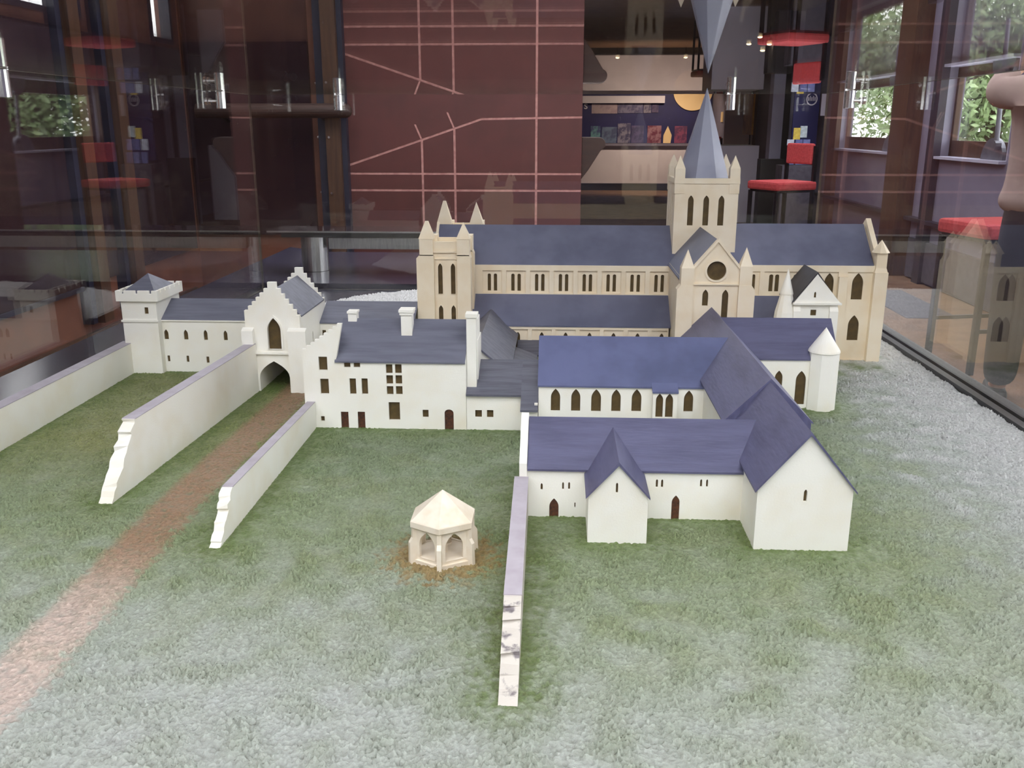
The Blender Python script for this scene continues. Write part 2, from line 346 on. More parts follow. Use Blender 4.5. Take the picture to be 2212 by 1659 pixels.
for xa, za, xb, zb in ((-.957, .46, -1.0, .56), (-.730, .535, -.775, .64)):
    MB().slab([[(xa-.006, za), (xa+.006, za), (xb+.006, zb), (xb-.006, zb)]], lambda u, v, d: (u, 6.5255+d, v), 0, .004).build('joint_line', M['joint'], part)

# far end of the hall
struct('wall_far', MB().box(-.2, 3.0, 19.15, 19.3, FL, 1.9), M['lav'])
struct('wall_hall', MB().box(-.35, -.2, 6.75, 19.3, FL, 1.9), M['maroon'])
d1 = struct('door_1', MB().box(2.95, 2.999, 14.75, 17.3, FL, 1.5), M['walnut'])
box('door_panel', M['black'], d1, 2.93, 2.949, 14.9, 17.15, -.66, 1.42)

# ================================================================ GLASS CASE
XL, XR, YF, YB, ZL = -1.065, .885, .28, 3.25, .653
case = thing('display_case', 'frameless glass display case with chrome corner fixings around the abbey model', 'display case', (-.09, 1.75, FL))
T = .008
def pane(lo, hi, nm='glass_pane'):
    b = MB().box(lo[0], hi[0], lo[1], hi[1], lo[2], hi[2])
    dims = [hi[i]-lo[i] for i in range(3)]; thin = dims.index(min(dims))
    big = {2: (0, 1), 1: (2, 4), 0: (3, 5)}[thin]; b.m = [0 if i in big else 1 for i in range(6)]
    return b.build(nm, [M['glass'], M['edge']], case)
pane((XL-T, YF, -.02), (XL, YB, ZL)); pane((XR, YF, -.02), (XR+T, YB, ZL)); pane((XL-T, YB, -.02), (XR+T, YB+T, ZL))
pane((XL-T, YF-T, -.02), (XR+T, YF, ZL)); pane((XL-T, YF-T, ZL+.0005), (XR+T, YB+T, ZL+.0005+T), 'glass_lid')
box('plinth', M['frame'], case, -1.02, .86, .34, 3.2, FL, -.06)
box('base_board', M['slab'], case, XL-.01, XR+.02, YF-.02, YB+.02, -.06, -.021)
fr = box('base_rail', M['frame'], case, XR+T, XR+T+.028, YF, YB+.02, -.021, .012)
box('base_rail', M['frame'], case, XR-.018, XR-.0005, YF, YB, -.021, .010)
box('base_rail', M['frame'], case, XL-T, XR+T, YF-T-.024, YF-T-.0005, -.021, .012)
def fixing(x, y, dx, dy):
    c = MB().lathe(x, y, [(.0135, ZL-.0525), (.015, ZL-.051), (.015, ZL-.002), (.0135, ZL-.0005)], 20).build('corner_fixing', M['chrome'], case, smooth=False)
    p0 = Vector((x, y, ZL-.030)); d = Vector((dx, dy, 0))
    MB().tube(p0, p0+d*.034, .005).tube(p0+d*.030, p0+d*.036, .010).tube(p0+d*.040, p0+d*.048, .011).build('stud', M['chrome'], c)
for y in (1.75, 2.90): fixing(XL+.022, y, -1, 0); fixing(XR-.022, y+.02, 1, 0)
for x in (-.757, .567): fixing(x, YB-.018, 0, 1)

# dark satin counter running round the left and the back of the case
ct = thing('counter', 'dark glossy counter top running beside and behind the glass case', 'counter', (-1.2, 2.6, FL))
MB().prism([(-1.225, -.045), (XL-T-.003, -.045), (XL-T-.003, -.004), (-1.225, .017)], 'y', .9, 4.15).build('top', M['slab'], ct)
box('top', M['slab'], ct, XL-T-.003, 1.05, YB+.035, 4.15, -.045, -.004)
box('carcass', M['frame'], ct, -1.20, -1.09, .95, 4.1, FL, -.045); box('carcass', M['frame'], ct, -1.09, 1.0, YB+.06, 4.1, FL, -.045)

# steel reading desk standing behind the case
rd = thing('reading_desk', 'long thin steel shelf on round brushed steel legs behind the case', 'shelf', (-.4, 3.6, -.004))
box('shelf_top', M['darkglass'], rd, -1.13, .75, 3.532, 3.72, .150, .158)
box('front_edge', M['steel'], rd, -1.13, .75, 3.524, 3.5318, .1525, .158)
box('apron', M['frame'], rd, -1.08, .70, 3.545, 3.555, .132, .1497)
for x in (-.965, .55):
    MB().lathe(x, 3.60, [(.052, -.003), (.052, .1495)], 40).build('leg', M['steel'], rd, smooth=False)
box('crossbar', M['steel'], rd, -.90, .51, 3.57, 3.63, .085, .128)

# ================================================================ GROUND OF THE MODEL
def noise2(nx, ny, dx, lo, hi):
    F = np.fft.rfft2(rs.standard_normal((ny, nx)))
    kx = np.fft.rfftfreq(nx, dx)[None, :]; ky = np.fft.fftfreq(ny, dx)[:, None]; kk = np.sqrt(kx**2+ky**2)
    F *= np.exp(-(kk*lo)**2)*(1-np.exp(-(kk*hi)**2)); n = np.fft.irfft2(F, (ny, nx)); return n/n.std()
def smooth(a, b, x): t = np.clip((x-a)/(b-a), 0, 1); return t*t*(3-2*t)
gx = np.linspace(-1.018, .866, 1150)
gy = np.concatenate([np.linspace(.50, 1.35, 560), np.linspace(1.3525, 2.2, 300), np.linspace(2.206, 3.2, 140)])
X, Y = np.meshgrid(gx, gy)
DX = .0013; NX, NY = 1536, 2304
def samp(n):
    i = np.clip((X+1.1)/DX, 0, NX-2); j = np.clip((Y-.3)/DX, 0, NY-2); i0 = i.astype(int); j0 = j.astype(int); a = i-i0; b = j-j0
    return n[j0, i0]*(1-a)*(1-b)+n[j0, i0+1]*a*(1-b)+n[j0+1, i0]*(1-a)*b+n[j0+1, i0+1]*a*b
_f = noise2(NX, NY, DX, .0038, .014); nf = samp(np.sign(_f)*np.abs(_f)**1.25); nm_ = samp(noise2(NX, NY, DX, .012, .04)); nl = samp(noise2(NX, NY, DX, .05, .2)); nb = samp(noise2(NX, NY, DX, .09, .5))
FOOT = [(-.473, -.065, 1.63, 1.79), (-.05, .268, 1.24, 1.394), (.045, .125, 1.156, 1.24), (.268, .393, 1.146, 2.0), (-.033, .268, 1.62, 1.80), (.393, .556, 1.80, 1.95),
        (-.325, .778, 2.13, 2.5), (.26, .42, 1.97, 2.2), (.53, .64, 2.08, 2.2), (-.66, -.532, 1.87, 2.08), (-.99, -.66, 2.02, 2.14), (-.548, -.325, 2.03, 2.17), (-.222, -.096, 1.775, 2.15),
        (.503, .561, 1.776, 1.834)]
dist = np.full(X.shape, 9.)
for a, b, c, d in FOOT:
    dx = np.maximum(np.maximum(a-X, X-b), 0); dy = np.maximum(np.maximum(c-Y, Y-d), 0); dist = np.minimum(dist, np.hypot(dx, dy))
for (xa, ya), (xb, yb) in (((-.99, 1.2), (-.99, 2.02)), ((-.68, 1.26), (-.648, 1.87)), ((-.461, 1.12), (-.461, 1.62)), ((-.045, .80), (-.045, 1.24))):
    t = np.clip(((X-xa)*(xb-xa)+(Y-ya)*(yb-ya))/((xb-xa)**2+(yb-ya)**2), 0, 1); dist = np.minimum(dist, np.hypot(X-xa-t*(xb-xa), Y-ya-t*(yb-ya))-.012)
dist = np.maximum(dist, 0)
pathd = np.abs(X+.562+.006*np.sin(Y*6)+.003*nm_*.5)
path = (1-smooth(.026, .046, pathd+.004*nm_))*(1-smooth(1.95, 2.2, Y))
rough_ = .35+.65*smooth(0.0, .06, dist)
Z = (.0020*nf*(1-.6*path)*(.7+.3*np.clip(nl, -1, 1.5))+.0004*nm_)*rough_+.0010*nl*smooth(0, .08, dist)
Z += .007*smooth(.42, .8, X)*smooth(2.3, 1.4, Y)*smooth(.02, .2, dist)*.6
Z += .010*smooth(2.55, 3.0, Y)
wd_ = np.hypot(X+.147, Y-1.105); Z -= 0.0
edge = np.minimum.reduce([X+1.018, .866-X, Y-.36, 3.2-Y])
# plan outline of the plaster: cut back behind the gate range on the left
keep = (Y < 2.16) | (X > -.76)
backline = np.interp(X, [-.9, -.737, -.655, -.561, -.483, -.2, .9], [2.6, 2.86, 2.97, 3.05, 3.09, 3.19, 3.2])
keep &= (Y < backline)
def L3(r, g, b): return np.array(lin(r, g, b)[:3])
pale, mid, deep, olive = L3(158, 164, 160), L3(124, 137, 108), L3(88, 108, 54), L3(128, 130, 80)
brown, pinkb, ochre_, white_ = L3(142, 114, 90), L3(196, 172, 162), L3(142, 112, 62), L3(205, 205, 206)
def mixc(c, d, w): return c*(1-w[..., None])+d*w[..., None]
court = smooth(.72, 1.20, Y+.018*nb+.012*nl+.12*smooth(-.05, .1, X))*(1-smooth(.42, .74, X+.03*nl))
left = smooth(-.66, -.72, X)
c = np.ones(X.shape+(3,))*pale
c = mixc(c, mid, np.clip(.12+.86*court+.06*nl, 0, 1)*(1-.75*smooth(.45, .8, X+.05*nl)))
c = mixc(c, olive, np.clip(.7*smooth(1.25, 1.55, Y)*(smooth(-.46, -.5, X))+.14*smooth(.2, 1.2, nb)*court, 0, 1))
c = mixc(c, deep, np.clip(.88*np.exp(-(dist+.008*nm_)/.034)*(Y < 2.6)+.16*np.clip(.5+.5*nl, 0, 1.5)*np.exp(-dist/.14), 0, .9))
pth = path*np.clip(.92+.15*nm_, 0, 1)
c = mixc(c, brown, np.clip(pth*smooth(.86, 1.10, Y), 0, 1)); c = mixc(c, pinkb, np.clip(.75*pth*(1-smooth(.90, 1.15, Y)), 0, 1))
c = mixc(c, ochre_, np.clip(1-smooth(.050, .090, wd_+.012*nm_), 0, 1)*.75)
c = mixc(c, white_, np.clip(smooth(2.35, 2.7, Y), 0, 1)); c = mixc(c, white_*.93, .8*smooth(.55, .85, X+.06*nl)*smooth(1.0, 1.5, Y))
c *= (1+.05*nm_+.11*np.clip(nf, -2, 2))[..., None]  # relief shading put into the colour: pits darker, high spots lighter
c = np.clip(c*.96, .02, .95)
ny_, nx_ = X.shape
me = bpy.data.meshes.new('landscape_base')
co = np.stack([X, Y, Z], -1).reshape(-1, 3).astype(np.float32)
idx = np.arange(ny_*nx_).reshape(ny_, nx_)
fk = keep[:-1, :-1] & keep[1:, 1:]
q = np.stack([idx[:-1, :-1], idx[:-1, 1:], idx[1:, 1:], idx[1:, :-1]], -1)[fk]
me.vertices.add(len(co)); me.vertices.foreach_set('co', co.ravel())
me.loops.add(q.size); me.loops.foreach_set('vertex_index', q.ravel().astype(np.int32))
me.polygons.add(len(q)); me.polygons.foreach_set('loop_start', np.arange(0, q.size, 4, dtype=np.int32)); me.polygons.foreach_set('loop_total', np.full(len(q), 4, dtype=np.int32))
me.update(calc_edges=True); me.validate()
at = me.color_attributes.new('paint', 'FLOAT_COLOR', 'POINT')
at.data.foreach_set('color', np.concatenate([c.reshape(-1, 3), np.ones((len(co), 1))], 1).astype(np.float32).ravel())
me.polygons.foreach_set('use_smooth', np.ones(len(q), bool))
gm = bpy.data.materials.new('painted_plaster'); gm.use_nodes = True; nt = gm.node_tree; b = nt.nodes['Principled BSDF']
b.inputs['Roughness'].default_value = .55; b.inputs['Specular IOR Level'].default_value = .45
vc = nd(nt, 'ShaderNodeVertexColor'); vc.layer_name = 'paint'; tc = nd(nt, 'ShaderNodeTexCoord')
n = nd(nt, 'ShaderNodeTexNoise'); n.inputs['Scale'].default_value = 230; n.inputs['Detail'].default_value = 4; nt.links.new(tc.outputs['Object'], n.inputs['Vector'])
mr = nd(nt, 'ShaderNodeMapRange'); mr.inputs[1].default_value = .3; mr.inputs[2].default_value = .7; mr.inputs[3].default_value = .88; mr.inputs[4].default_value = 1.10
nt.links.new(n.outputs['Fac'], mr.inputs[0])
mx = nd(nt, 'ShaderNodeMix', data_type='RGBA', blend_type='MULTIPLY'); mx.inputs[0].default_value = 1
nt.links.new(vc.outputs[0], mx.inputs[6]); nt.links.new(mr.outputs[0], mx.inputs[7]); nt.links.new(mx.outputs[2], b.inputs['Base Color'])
bp = nd(nt, 'ShaderNodeBump'); bp.inputs['Strength'].default_value = 1.0; bp.inputs['Distance'].default_value = .003
nt.links.new(n.outputs['Fac'], bp.inputs['Height']); nt.links.new(bp.outputs[0], b.inputs['Normal'])
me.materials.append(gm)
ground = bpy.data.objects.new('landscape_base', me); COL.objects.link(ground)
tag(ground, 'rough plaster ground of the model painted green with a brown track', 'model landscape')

# ================================================================ ABBEY CHURCH
ch = thing('abbey_church', 'long cream abbey church with slate roof, crossing tower and tall grey spire', 'model church', (.2, 2.3, 0))
CR, RC = M['cream'], M['r_church']
YC, YN, YM = 2.21, 2.42, 2.315
navew = []
for i in range(8):
    c0 = -.1595+.0576*i
    navew += [('A', c0-.0115, c0-.0035, .163, .205), ('A', c0+.0035, c0+.0115, .163, .205)]
facade(ch, 'clerestory_wall', CR, 'S', YC, rect(-.207, .27, BZ, .227), navew)
bays = [rect(-.1595+.0576*i-.0235, min(-.1595+.0576*i+.0235, .264), .1585, .2135) for i in range(8)]
MB().slab([rect(-.2065, .2665, .150, .2265)]+bays, SIDE['S'](YC-.0048), 0, .0046).build('clerestory_pilasters', CR, ch)
facade(ch, 'clerestory_wall', CR, 'N', YN, rect(-.207, .745, BZ, .227))
choirw = [('A', .464, .472, .167, .208), ('A', .505, .5145, .167, .208), ('A', .519, .5285, .167, .208), ('A', .5625, .571, .167, .208), ('A', .5755, .584, .167, .208), ('L', .636, .658, .150, .2125), ('L', .7015, .7275, .149, .213), ('L', .7015, .7275, .049, .111)]
facade(ch, 'choir_wall', CR, 'S', YC, rect(.42, .752, BZ, .231), choirw)
MB().slab([rect(.421, .7515, .0, .2305), rect(.43, .482, .158, .2155), rect(.492, .545, .158, .2155), rect(.552, .60, .158, .2155), rect(.614, .6665, .004, .2155), rect(.688, .7495, .001, .2155)], SIDE['S'](YC-.004), 0, .0038).build('choir_pilasters', CR, ch)
box('buttress', CR, ch, .667, .687, YC-.012, YC-.0005, BZ, .205); box('buttress', CR, ch, .60, .613, YC-.010, YC-.0005, .15, .205)
roof(ch, RC, 'x', -.300, .285, YM, .105, .2275, .312, name='nave_roof'); roof(ch, RC, 'x', .415, .748, YM, .105, .2315, .318, name='choir_roof')
facade(ch, 'west_gable', CR, 'W', -.305, gab(YC, YN, BZ, .227, .318)); 
eg = facade(ch, 'east_gable', CR, 'E', .764, gab(YC-.004, YN+.004, BZ, .243, .332), t=.012)
facade(ch, 'east_gable_inner', CR, 'W', .7505, gab(YC, YN, BZ, .228, .312), t=.001)
# aisles
aw = [('L', -.0935+.0566*i-.005, -.0935+.0566*i+.005, .035, .0785) for i in range(-1, 7)]
facade(ch, 'aisle_wall', CR, 'S', 2.13, rect(-.206, .262, BZ, .098), aw)
MB().slab([rect(-.2055, .2615, .02, .0975)]+[rect(-.0935+.0566*i-.0235, min(-.0935+.0566*i+.0235, .259), .028, .086) for i in range(-1, 7)], SIDE['S'](2.1255), 0, .0043).build('aisle_pilasters', CR, ch)
leanto(ch, RC, 'x', -.206, .266, 2.124, .0965, YC-.0050, .156, name='aisle_roof')
facade(ch, 'aisle_wall', CR, 'S', 2.13, rect(.412, .60, BZ, .098)); leanto(ch, RC, 'x', .411, .60, 2.124, .0965, YC-.0045, .157, name='aisle_roof')
MB().prism([(2.131, BZ), (YC, BZ), (YC, .150), (2.131, .096)], 'x', .588, .5995).build('aisle_end', CR, ch)
facade(ch, 'aisle_wall', CR, 'N', 2.50, rect(-.206, .745, BZ, .098)); leanto(ch, RC, 'x', -.206, .745, 2.506, .0965, YN+.0005, .157, name='aisle_roof')
def pinnacle(parent, m, x, y, w, z0, zs, za, name='pinnacle', d=None):
    d = d or w; mb = MB().box(x-w/2, x+w/2, y-d/2, y+d/2, z0, zs)
    mb.add([(x-w/2, y-d/2, zs), (x+w/2, y-d/2, zs), (x+w/2, y+d/2, zs), (x-w/2, y+d/2, zs), (x, y, za)], [(0, 1, 4), (1, 2, 4), (2, 3, 4), (3, 0, 4)])
    return mb.build(name, m, parent)
for y in (YC+.002, YN-.002):
    MB().box(.748, .779, y-.017, y+.017, BZ, .216).lathe(.7625, y, [(.0215, .216), (.0175, .226)], 4, PI/4).box(.750, .7745, y-.0122, y+.0122, .22, .262).lathe(.7615, y, [(.0205, .262), (0, .292)], 8, PI/8).build('east_turret', CR, ch)
# crossing tower
TX0, TX1, TY0, TY1, TZ = .275, .425, 2.24, 2.39, .430
tw3 = [('L', .307, .3205, .320, .391), ('L', .3435, .357, .320, .391), ('L', .379, .393, .320, .391)]
facade(ch, 'tower_wall', CR, 'S', TY0, rect(TX0, TX1, .05, TZ), tw3); facade(ch, 'tower_wall', CR, 'N', TY1, rect(TX0, TX1, .05, TZ), tw3)
tw4 = [('L', TY0+.034+.036*i, TY0+.034+.036*i+.0125, .320, .391) for i in range(3)]
facade(ch, 'tower_wall', CR, 'W', TX0, rect(TY0+.006, TY1-.006, .05, TZ), tw4); facade(ch, 'tower_wall', CR, 'E', TX1, rect(TY0+.006, TY1-.006, .05, TZ), tw4)
MB().slab([[(TX0-.002, TY0-.002), (TX1+.002, TY0-.002), (TX1+.002, TY1+.002), (TX0-.002, TY1+.002)], [(TX0+.007, TY0+.007), (TX1-.007, TY0+.007), (TX1-.007, TY1-.007), (TX0+.007, TY1-.007)]], fnz, .418, .4305).build('parapet', CR, ch)
box('tower_deck', RC, ch, TX0+.006, TX1-.006, TY0+.006, TY1-.006, .40, .412)
for x in (TX0+.0105, TX1-.0105):
    for y in (TY0+.0105, TY1-.0105):
        pinnacle(ch, CR, x, y, .0235, .395, .453, .4835)
M['spire'] = mat('spire_slate_paint', lin(150, 153, 174), .42, col2=lin(134, 137, 160), nscale=9)
MB().lathe(.349, YM, [(.0690, .411), (0, .638)], 8, PI/8).build('spire', M['spire'], ch)
# south transept
SY = 1.97
facade(ch, 'transept_front', CR, 'S', SY, [(.283, BZ), (.390, BZ), (.390, .258), (.338, .3165), (.283, .2545)], [('C', .3175, .3585, .2315, .2725), ('L', .3110, .3235, .176, .2115), ('L', .353, .3665, .12, .2115)], t=.008)
MB().slab([[(.2805, .252), (.3385, .3215), (.3925, .2565), (.3925, .249), (.3385, .3135), (.2805, .2445)]], SIDE['S'](SY-.004), 0, .012).build('gable_coping', CR, ch)
moulding(ch, CR, 'S', SY, 'C', .3175, .3585, .2315, .2725, w=.004, proud=.002)
box('string_course', CR, ch, .2905, .3865, SY-.004, SY-.0003, .2215, .2245)
facade(ch, 'transept_wall', CR, 'W', .266, rect(SY+.012, YC, BZ, .234)); facade(ch, 'transept_wall', CR, 'E', .412, rect(SY+.012, YC, BZ, .234))
roof(ch, M['r_church'], 'y', SY+.008, 2.245, .339, .073, .2335, .317, name='transept_roof')
MB().box(.255, .2900, SY-.008, SY+.018, BZ, .212).prism([(.255, .212), (.290, .212), (.290, .222), (.263, .222)], 'y', SY-.008, SY+.018).build('buttress', CR, ch)
pinnacle(ch, CR, .2765, SY+.006, .0275, .2215, .258, .297)
MB().box(.386, .4205, SY-.008, SY+.018, BZ, .212).prism([(.386, .212), (.4205, .212), (.413, .222), (.386, .222)], 'y', SY-.008, SY+.018).build('buttress', CR, ch)
pinnacle(ch, CR, .400, SY+.006, .0265, .2215, .2625, .302)
# two west towers
def west_tower(y0, za):
    """square tower with corner buttresses; y0 = its south face"""
    y1 = y0+.115
    ww = [('L', -.277, -.2665, .174, .2455), ('L', -.2475, -.237, .174, .2455), ('L', -.277, -.2665, .100, .1475), ('L', -.2475, -.237, .100, .1475)]
    f = facade(ch, 'west_tower_wall', CR, 'S', y0+.012, rect(-.30, -.215, BZ, .295), ww)
    for w in ww: moulding(f, CR, 'S', y0+.012, *w)
    facade(ch, 'west_tower_wall', CR, 'N', y1-.012, rect(-.30, -.215, BZ, .295))
    facade(ch, 'west_tower_wall', CR, 'W', -.313, rect(y0+.015, y1-.015, BZ, .295)); facade(ch, 'west_tower_wall', CR, 'E', -.212, rect(y0+.015, y1-.015, BZ, .295), [('L', y0+.05, y0+.0605, .232, .272)])
    box('string_course', CR, ch, -.290, -.226, y0+.008, y0+.0118, .270, .2735); box('string_course', CR, ch, -.290, -.226, y0+.0095, y0+.0118, .2545, .2565)
    for sx in (0, 1):
        for sy in (0, 1):
            xa, xb = ((-.325, -.285) if sx == 0 else (-.2315, -.2005)); ya, yb = (y0, y0+.036) if sy == 0 else (y1-.036, y1)
            xs, xe = (-.3175, -.2865) if sx == 0 else (-.2315, -.2035)
            mb = MB().box(xa, xb, ya, yb, BZ, .258)
            mb.add([(xa, ya, .258), (xb, ya, .258), (xb, yb, .258), (xa, yb, .258), (xs, ya, .266), (xe, ya, .266), (xe, yb, .266), (xs, yb, .266)], [(0, 1, 5, 4), (1, 2, 6, 5), (2, 3, 7, 6), (3, 0, 4, 7)])
            mb.box(xs, xe, ya, yb, .264, .302).build('corner_buttress', CR, ch)
            xc, yc = (xs+xe)/2, (ya+yb)/2; hw = (xe-xs)/2
            z1 = za+(.0 if sx == 0 else -.008)
            mb = MB(); a, b2 = xs-.0015, xe+.0015
            if sy == 1: continue
            if za > .36: a -= .002; b2 += .003
            if sx == 0 and sy == 0: mb.add([(a, ya-.001, .302), (b2, ya-.001, .302), (b2, yb, .302), (a, yb, .302), (xc-.003, yc-.003, z1-.006), (xc+.004, yc-.003, z1-.006), (xc+.004, yc+.003, z1-.006), (xc-.003, yc+.003, z1-.006)], [(0, 1, 5, 4), (1, 2, 6, 5), (2, 3, 7, 6), (3, 0, 4, 7), (4, 5, 6, 7)])
            else: mb.add([(a, ya-.001, .302), (b2, ya-.001, .302), (b2, yb, .302), (a, yb, .302), (xc, yc, z1)], [(0, 1, 4), (1, 2, 4), (2, 3, 4), (3, 0, 4)])
            mb.build('pinnacle', CR, ch)
    box('tower_deck', M['cream'], ch, -.305, -.22, y0+.02, y1-.02, .262, .272)
west_tower(2.085, .347); west_tower(2.425, .366)
# side chapel with black roof and little round turret
cp = thing('side_chapel', 'small gabled chapel with black roof against the choir wall', 'model building', (.585, 2.14, 0))
facade(cp, 'chapel_front', M['white'], 'S', 2.085, rect(.538, .635, BZ, .164), [('R', .575, .588, .134, .1475)])
MB().slab([[(.5355, .1645), (.6385, .1645), (.583, .229)], arch('L', .5785, .5832, .176, .1895)], SIDE['S'](2.081), 0, .006).build('pediment', M['white'], cp)
MB().slab([arch('L', .5785, .5832, .176, .1895)], SIDE['S'](2.081), .003, .006).build('window', M['win'], cp)
box('cornice', M['white'], cp, .533, .641, 2.076, 2.0845, .160, .1645)
for a, b2 in ((.535, .551), (.616, .635)): MB().box(a, b2, 2.076, 2.0848, BZ, .145).prism([(2.076, .145), (2.0848, .145), (2.0848, .157)], 'x', a, b2).build('pilaster', M['white'], cp)
facade(cp, 'chapel_wall', M['white'], 'W', .538, rect(2.092, 2.205, BZ, .164)); facade(cp, 'chapel_wall', M['white'], 'E', .635, rect(2.092, 2.205, BZ, .164))
roof(cp, M['r_black'], 'y', 2.083, 2.206, .584, .050, .1675, .2335)
MB().lathe(.5215, 2.10, [(.030, BZ), (.027, .10), (.0235, .140), (.0140, .180)], 12).build('turret', M['white'], cp)
MB().lathe(.5215, 2.10, [(.0150, .180), (.0150, .183), (0, .2385)], 24).build('turret_cone', M['white'], cp, smooth=False)

# ================================================================ CLOISTER RANGES
WH = M['white']
dr = thing('chapter_house', 'white range with violet roof and conical octagonal corner turret', 'model building', (.46, 1.87, 0))
facade(dr, 'wall_south', WH, 'S', 1.80, rect(.393, .556, BZ, .105), [('L', .4375, .453, .02, .078), ('L', .4796, .4997, .0076, .078)])
facade(dr, 'wall_east', WH, 'E', .556, gab(1.806, 1.944, BZ, .105, .163, 1.875)); facade(dr, 'wall_north', WH, 'N', 1.95, rect(.393, .556, BZ, .105))
roof(dr, M['r_purple'], 'x', .335, .560, 1.875, .075, .1055, .1705)
MB().lathe(.532, 1.806, [(.0300, BZ), (.0300, .1175)], 8, PI/8).build('turret', WH, dr)
MB().lathe(.532, 1.806, [(.0310, .1175), (.0300, .121), (0, .1665)], 28).build('turret_cone', WH, dr)

er = thing('east_range', 'long gabled east range in two steps with violet roof and single slit window', 'model building', (.33, 1.5, 0))
facade(er, 'gable_front', WH, 'S', 1.146, gab(.268, .393, BZ, .088, .1655, .3305), [('L', .3287, .3332, .0702, .0876)], t=.007)
facade(er, 'wall_west', WH, 'W', .268, rect(1.153, 1.39, BZ, .088)); facade(er, 'wall_west', WH, 'W', .268, rect(1.39, 2.0, BZ, .104))
facade(er, 'wall_east', WH, 'E', .393, rect(1.153, 1.39, BZ, .088)); facade(er, 'wall_east', WH, 'E', .393, rect(1.39, 1.985, BZ, .104))
facade(er, 'gable_back', WH, 'N', 2.0, gab(.274, .387, BZ, .104, .166, .3305)); facade(er, 'gable_step', WH, 'S', 1.39, gab(.274, .387, .06, .104, .166, .3305))
roof(er, M['r_purple_y'], 'y', 1.141, 1.392, .3305, .0625, .0915, .1690, ov=.004); roof(er, M['r_purple_y'], 'y', 1.386, 1.975, .3320, .066, .1070, .1735, ov=.004)
roof(er, M['r_purple_y'], 'y', 1.3865, 1.3935, .3320, .066, .1060, .1725, t=.045, ov=.001, name='verge_board')

fr_ = thing('front_range', 'low white front range with violet roof and small paired slit windows', 'model building', (.11, 1.3, 0))
FWIN = [('L', -.0212, -.0180, .0414, .0518), ('L', .0100, .0126, .0425, .0541), ('L', .0187, .0215, .0427, .0543), ('D', -.0082, .0053, -.002, .0285), ('R', .0283, .0299, .0147, .0225)]
FWIN += [('L', .1446, .1477, .0485, .0612), ('L', .1521, .1552, .0485, .0612), ('L', .2076, .2107, .0505, .0625), ('L', .2162, .2191, .0505, .0625), ('D', .1686, .1800, -.002, .0367)]
facade(fr_, 'wall_south', WH, 'S', 1.24, rect(-.043, .268, BZ, .0755), FWIN)
facade(fr_, 'wall_north', WH, 'N', 1.394, rect(-.043, .268, BZ, .0755))
facade(fr_, 'west_gable', WH, 'W', -.052, gab(1.236, 1.398, BZ, .083, .1345, 1.317), t=.011)
roof(fr_, M['r_purple'], 'x', -.0405, .312, 1.317, .077, .0765, .1285)
pc = thing('gabled_porch', 'small white gabled porch wing projecting from the front range', 'model building', (.085, 1.2, 0))
facade(pc, 'gable_front', WH, 'S', 1.156, gab(.0450, .1255, BZ, .069, .1145, .0845), [('L', .0817, .0847, .0733, .0883)])
facade(pc, 'wall_west', WH, 'W', .0450, rect(1.162, 1.2395, BZ, .069)); facade(pc, 'wall_east', WH, 'E', .1255, rect(1.162, 1.2395, BZ, .069))
roof(pc, M['r_purple_y'], 'y', 1.152, 1.306, .0848, .0403, .0718, .1185)

rf = thing('refectory', 'white hall with big blue roof and row of dark lancet windows', 'model building', (.12, 1.7, 0))
RWN = [('L', -.0101, .0069, .0430, .0855), ('L', .0273, .0440, .0430, .0855), ('L', .0641, .0819, .0430, .0855), ('L', .1011, .1180, .0435, .0857), ('L', .1380, .1557, .0440, .0865), ('L', .2330, .2500, .0450, .0855)]
facade(rf, 'wall_south', WH, 'S', 1.62, rect(-.033, .268, BZ, .0935), RWN)
by = facade(rf, 'bay', WH, 'S', 1.604, rect(.1750, .2190, BZ, .0865), [('L', .1805, .1935, .0384, .0835), ('L', .1978, .2116, .0384, .0835)], t=.008)
box('bay_side', WH, rf, .1750, .179, 1.612, 1.6198, BZ, .0865); box('bay_side', WH, rf, .215, .2190, 1.612, 1.6198, BZ, .0865)
leanto(rf, M['r_blue'], 'x', .1735, .2205, 1.602, .087, 1.6255, .0985, t=.003, name='bay_roof')
facade(rf, 'west_gable', WH, 'W', -.033, gab(1.626, 1.798, BZ, .0935, .159, 1.712)); facade(rf, 'wall_north', WH, 'N', 1.804, rect(-.033, .268, BZ, .0935))
roof(rf, M['r_blue'], 'x', -.0345, .334, 1.712, .092, .0945, .1645)

wr_ = thing('west_range', 'grey-blue gabled roof range between guest house and church', 'model building', (-.159, 1.96, 0))
facade(wr_, 'wall_east', WH, 'E', -.098, rect(1.782, 2.126, BZ, .076)); facade(wr_, 'wall_west', WH, 'W', -.220, rect(1.782, 2.126, BZ, .076))
facade(wr_, 'gable_south', WH, 'S', 1.776, gab(-.220, -.098, BZ, .076, .122, -.159))
roof(wr_, M['r_grey'], 'y', 1.771, 2.158, -.159, .063, .0760, .1275)
cl = thing('cloister_walk', 'dark lean-to cloister roof below the church aisle windows', 'model building', (.08, 2.07, 0))
leanto(cl, M['r_dark'], 'x', -.094, .262, 2.06, .040, 2.1265, .060); facade(cl, 'walk_wall', WH, 'S', 2.066, rect(-.05, .21, BZ, .037))
leanto(cl, M['r_grey'], 'y', 1.81, 2.058, -.045, .040, -.0975, .060); leanto(cl, M['r_grey'], 'y', 1.81, 2.058, .21, .040, .2675, .060)
leanto(cl, M['r_dark'], 'x', -.094, .262, 1.86, .040, 1.8045, .060)

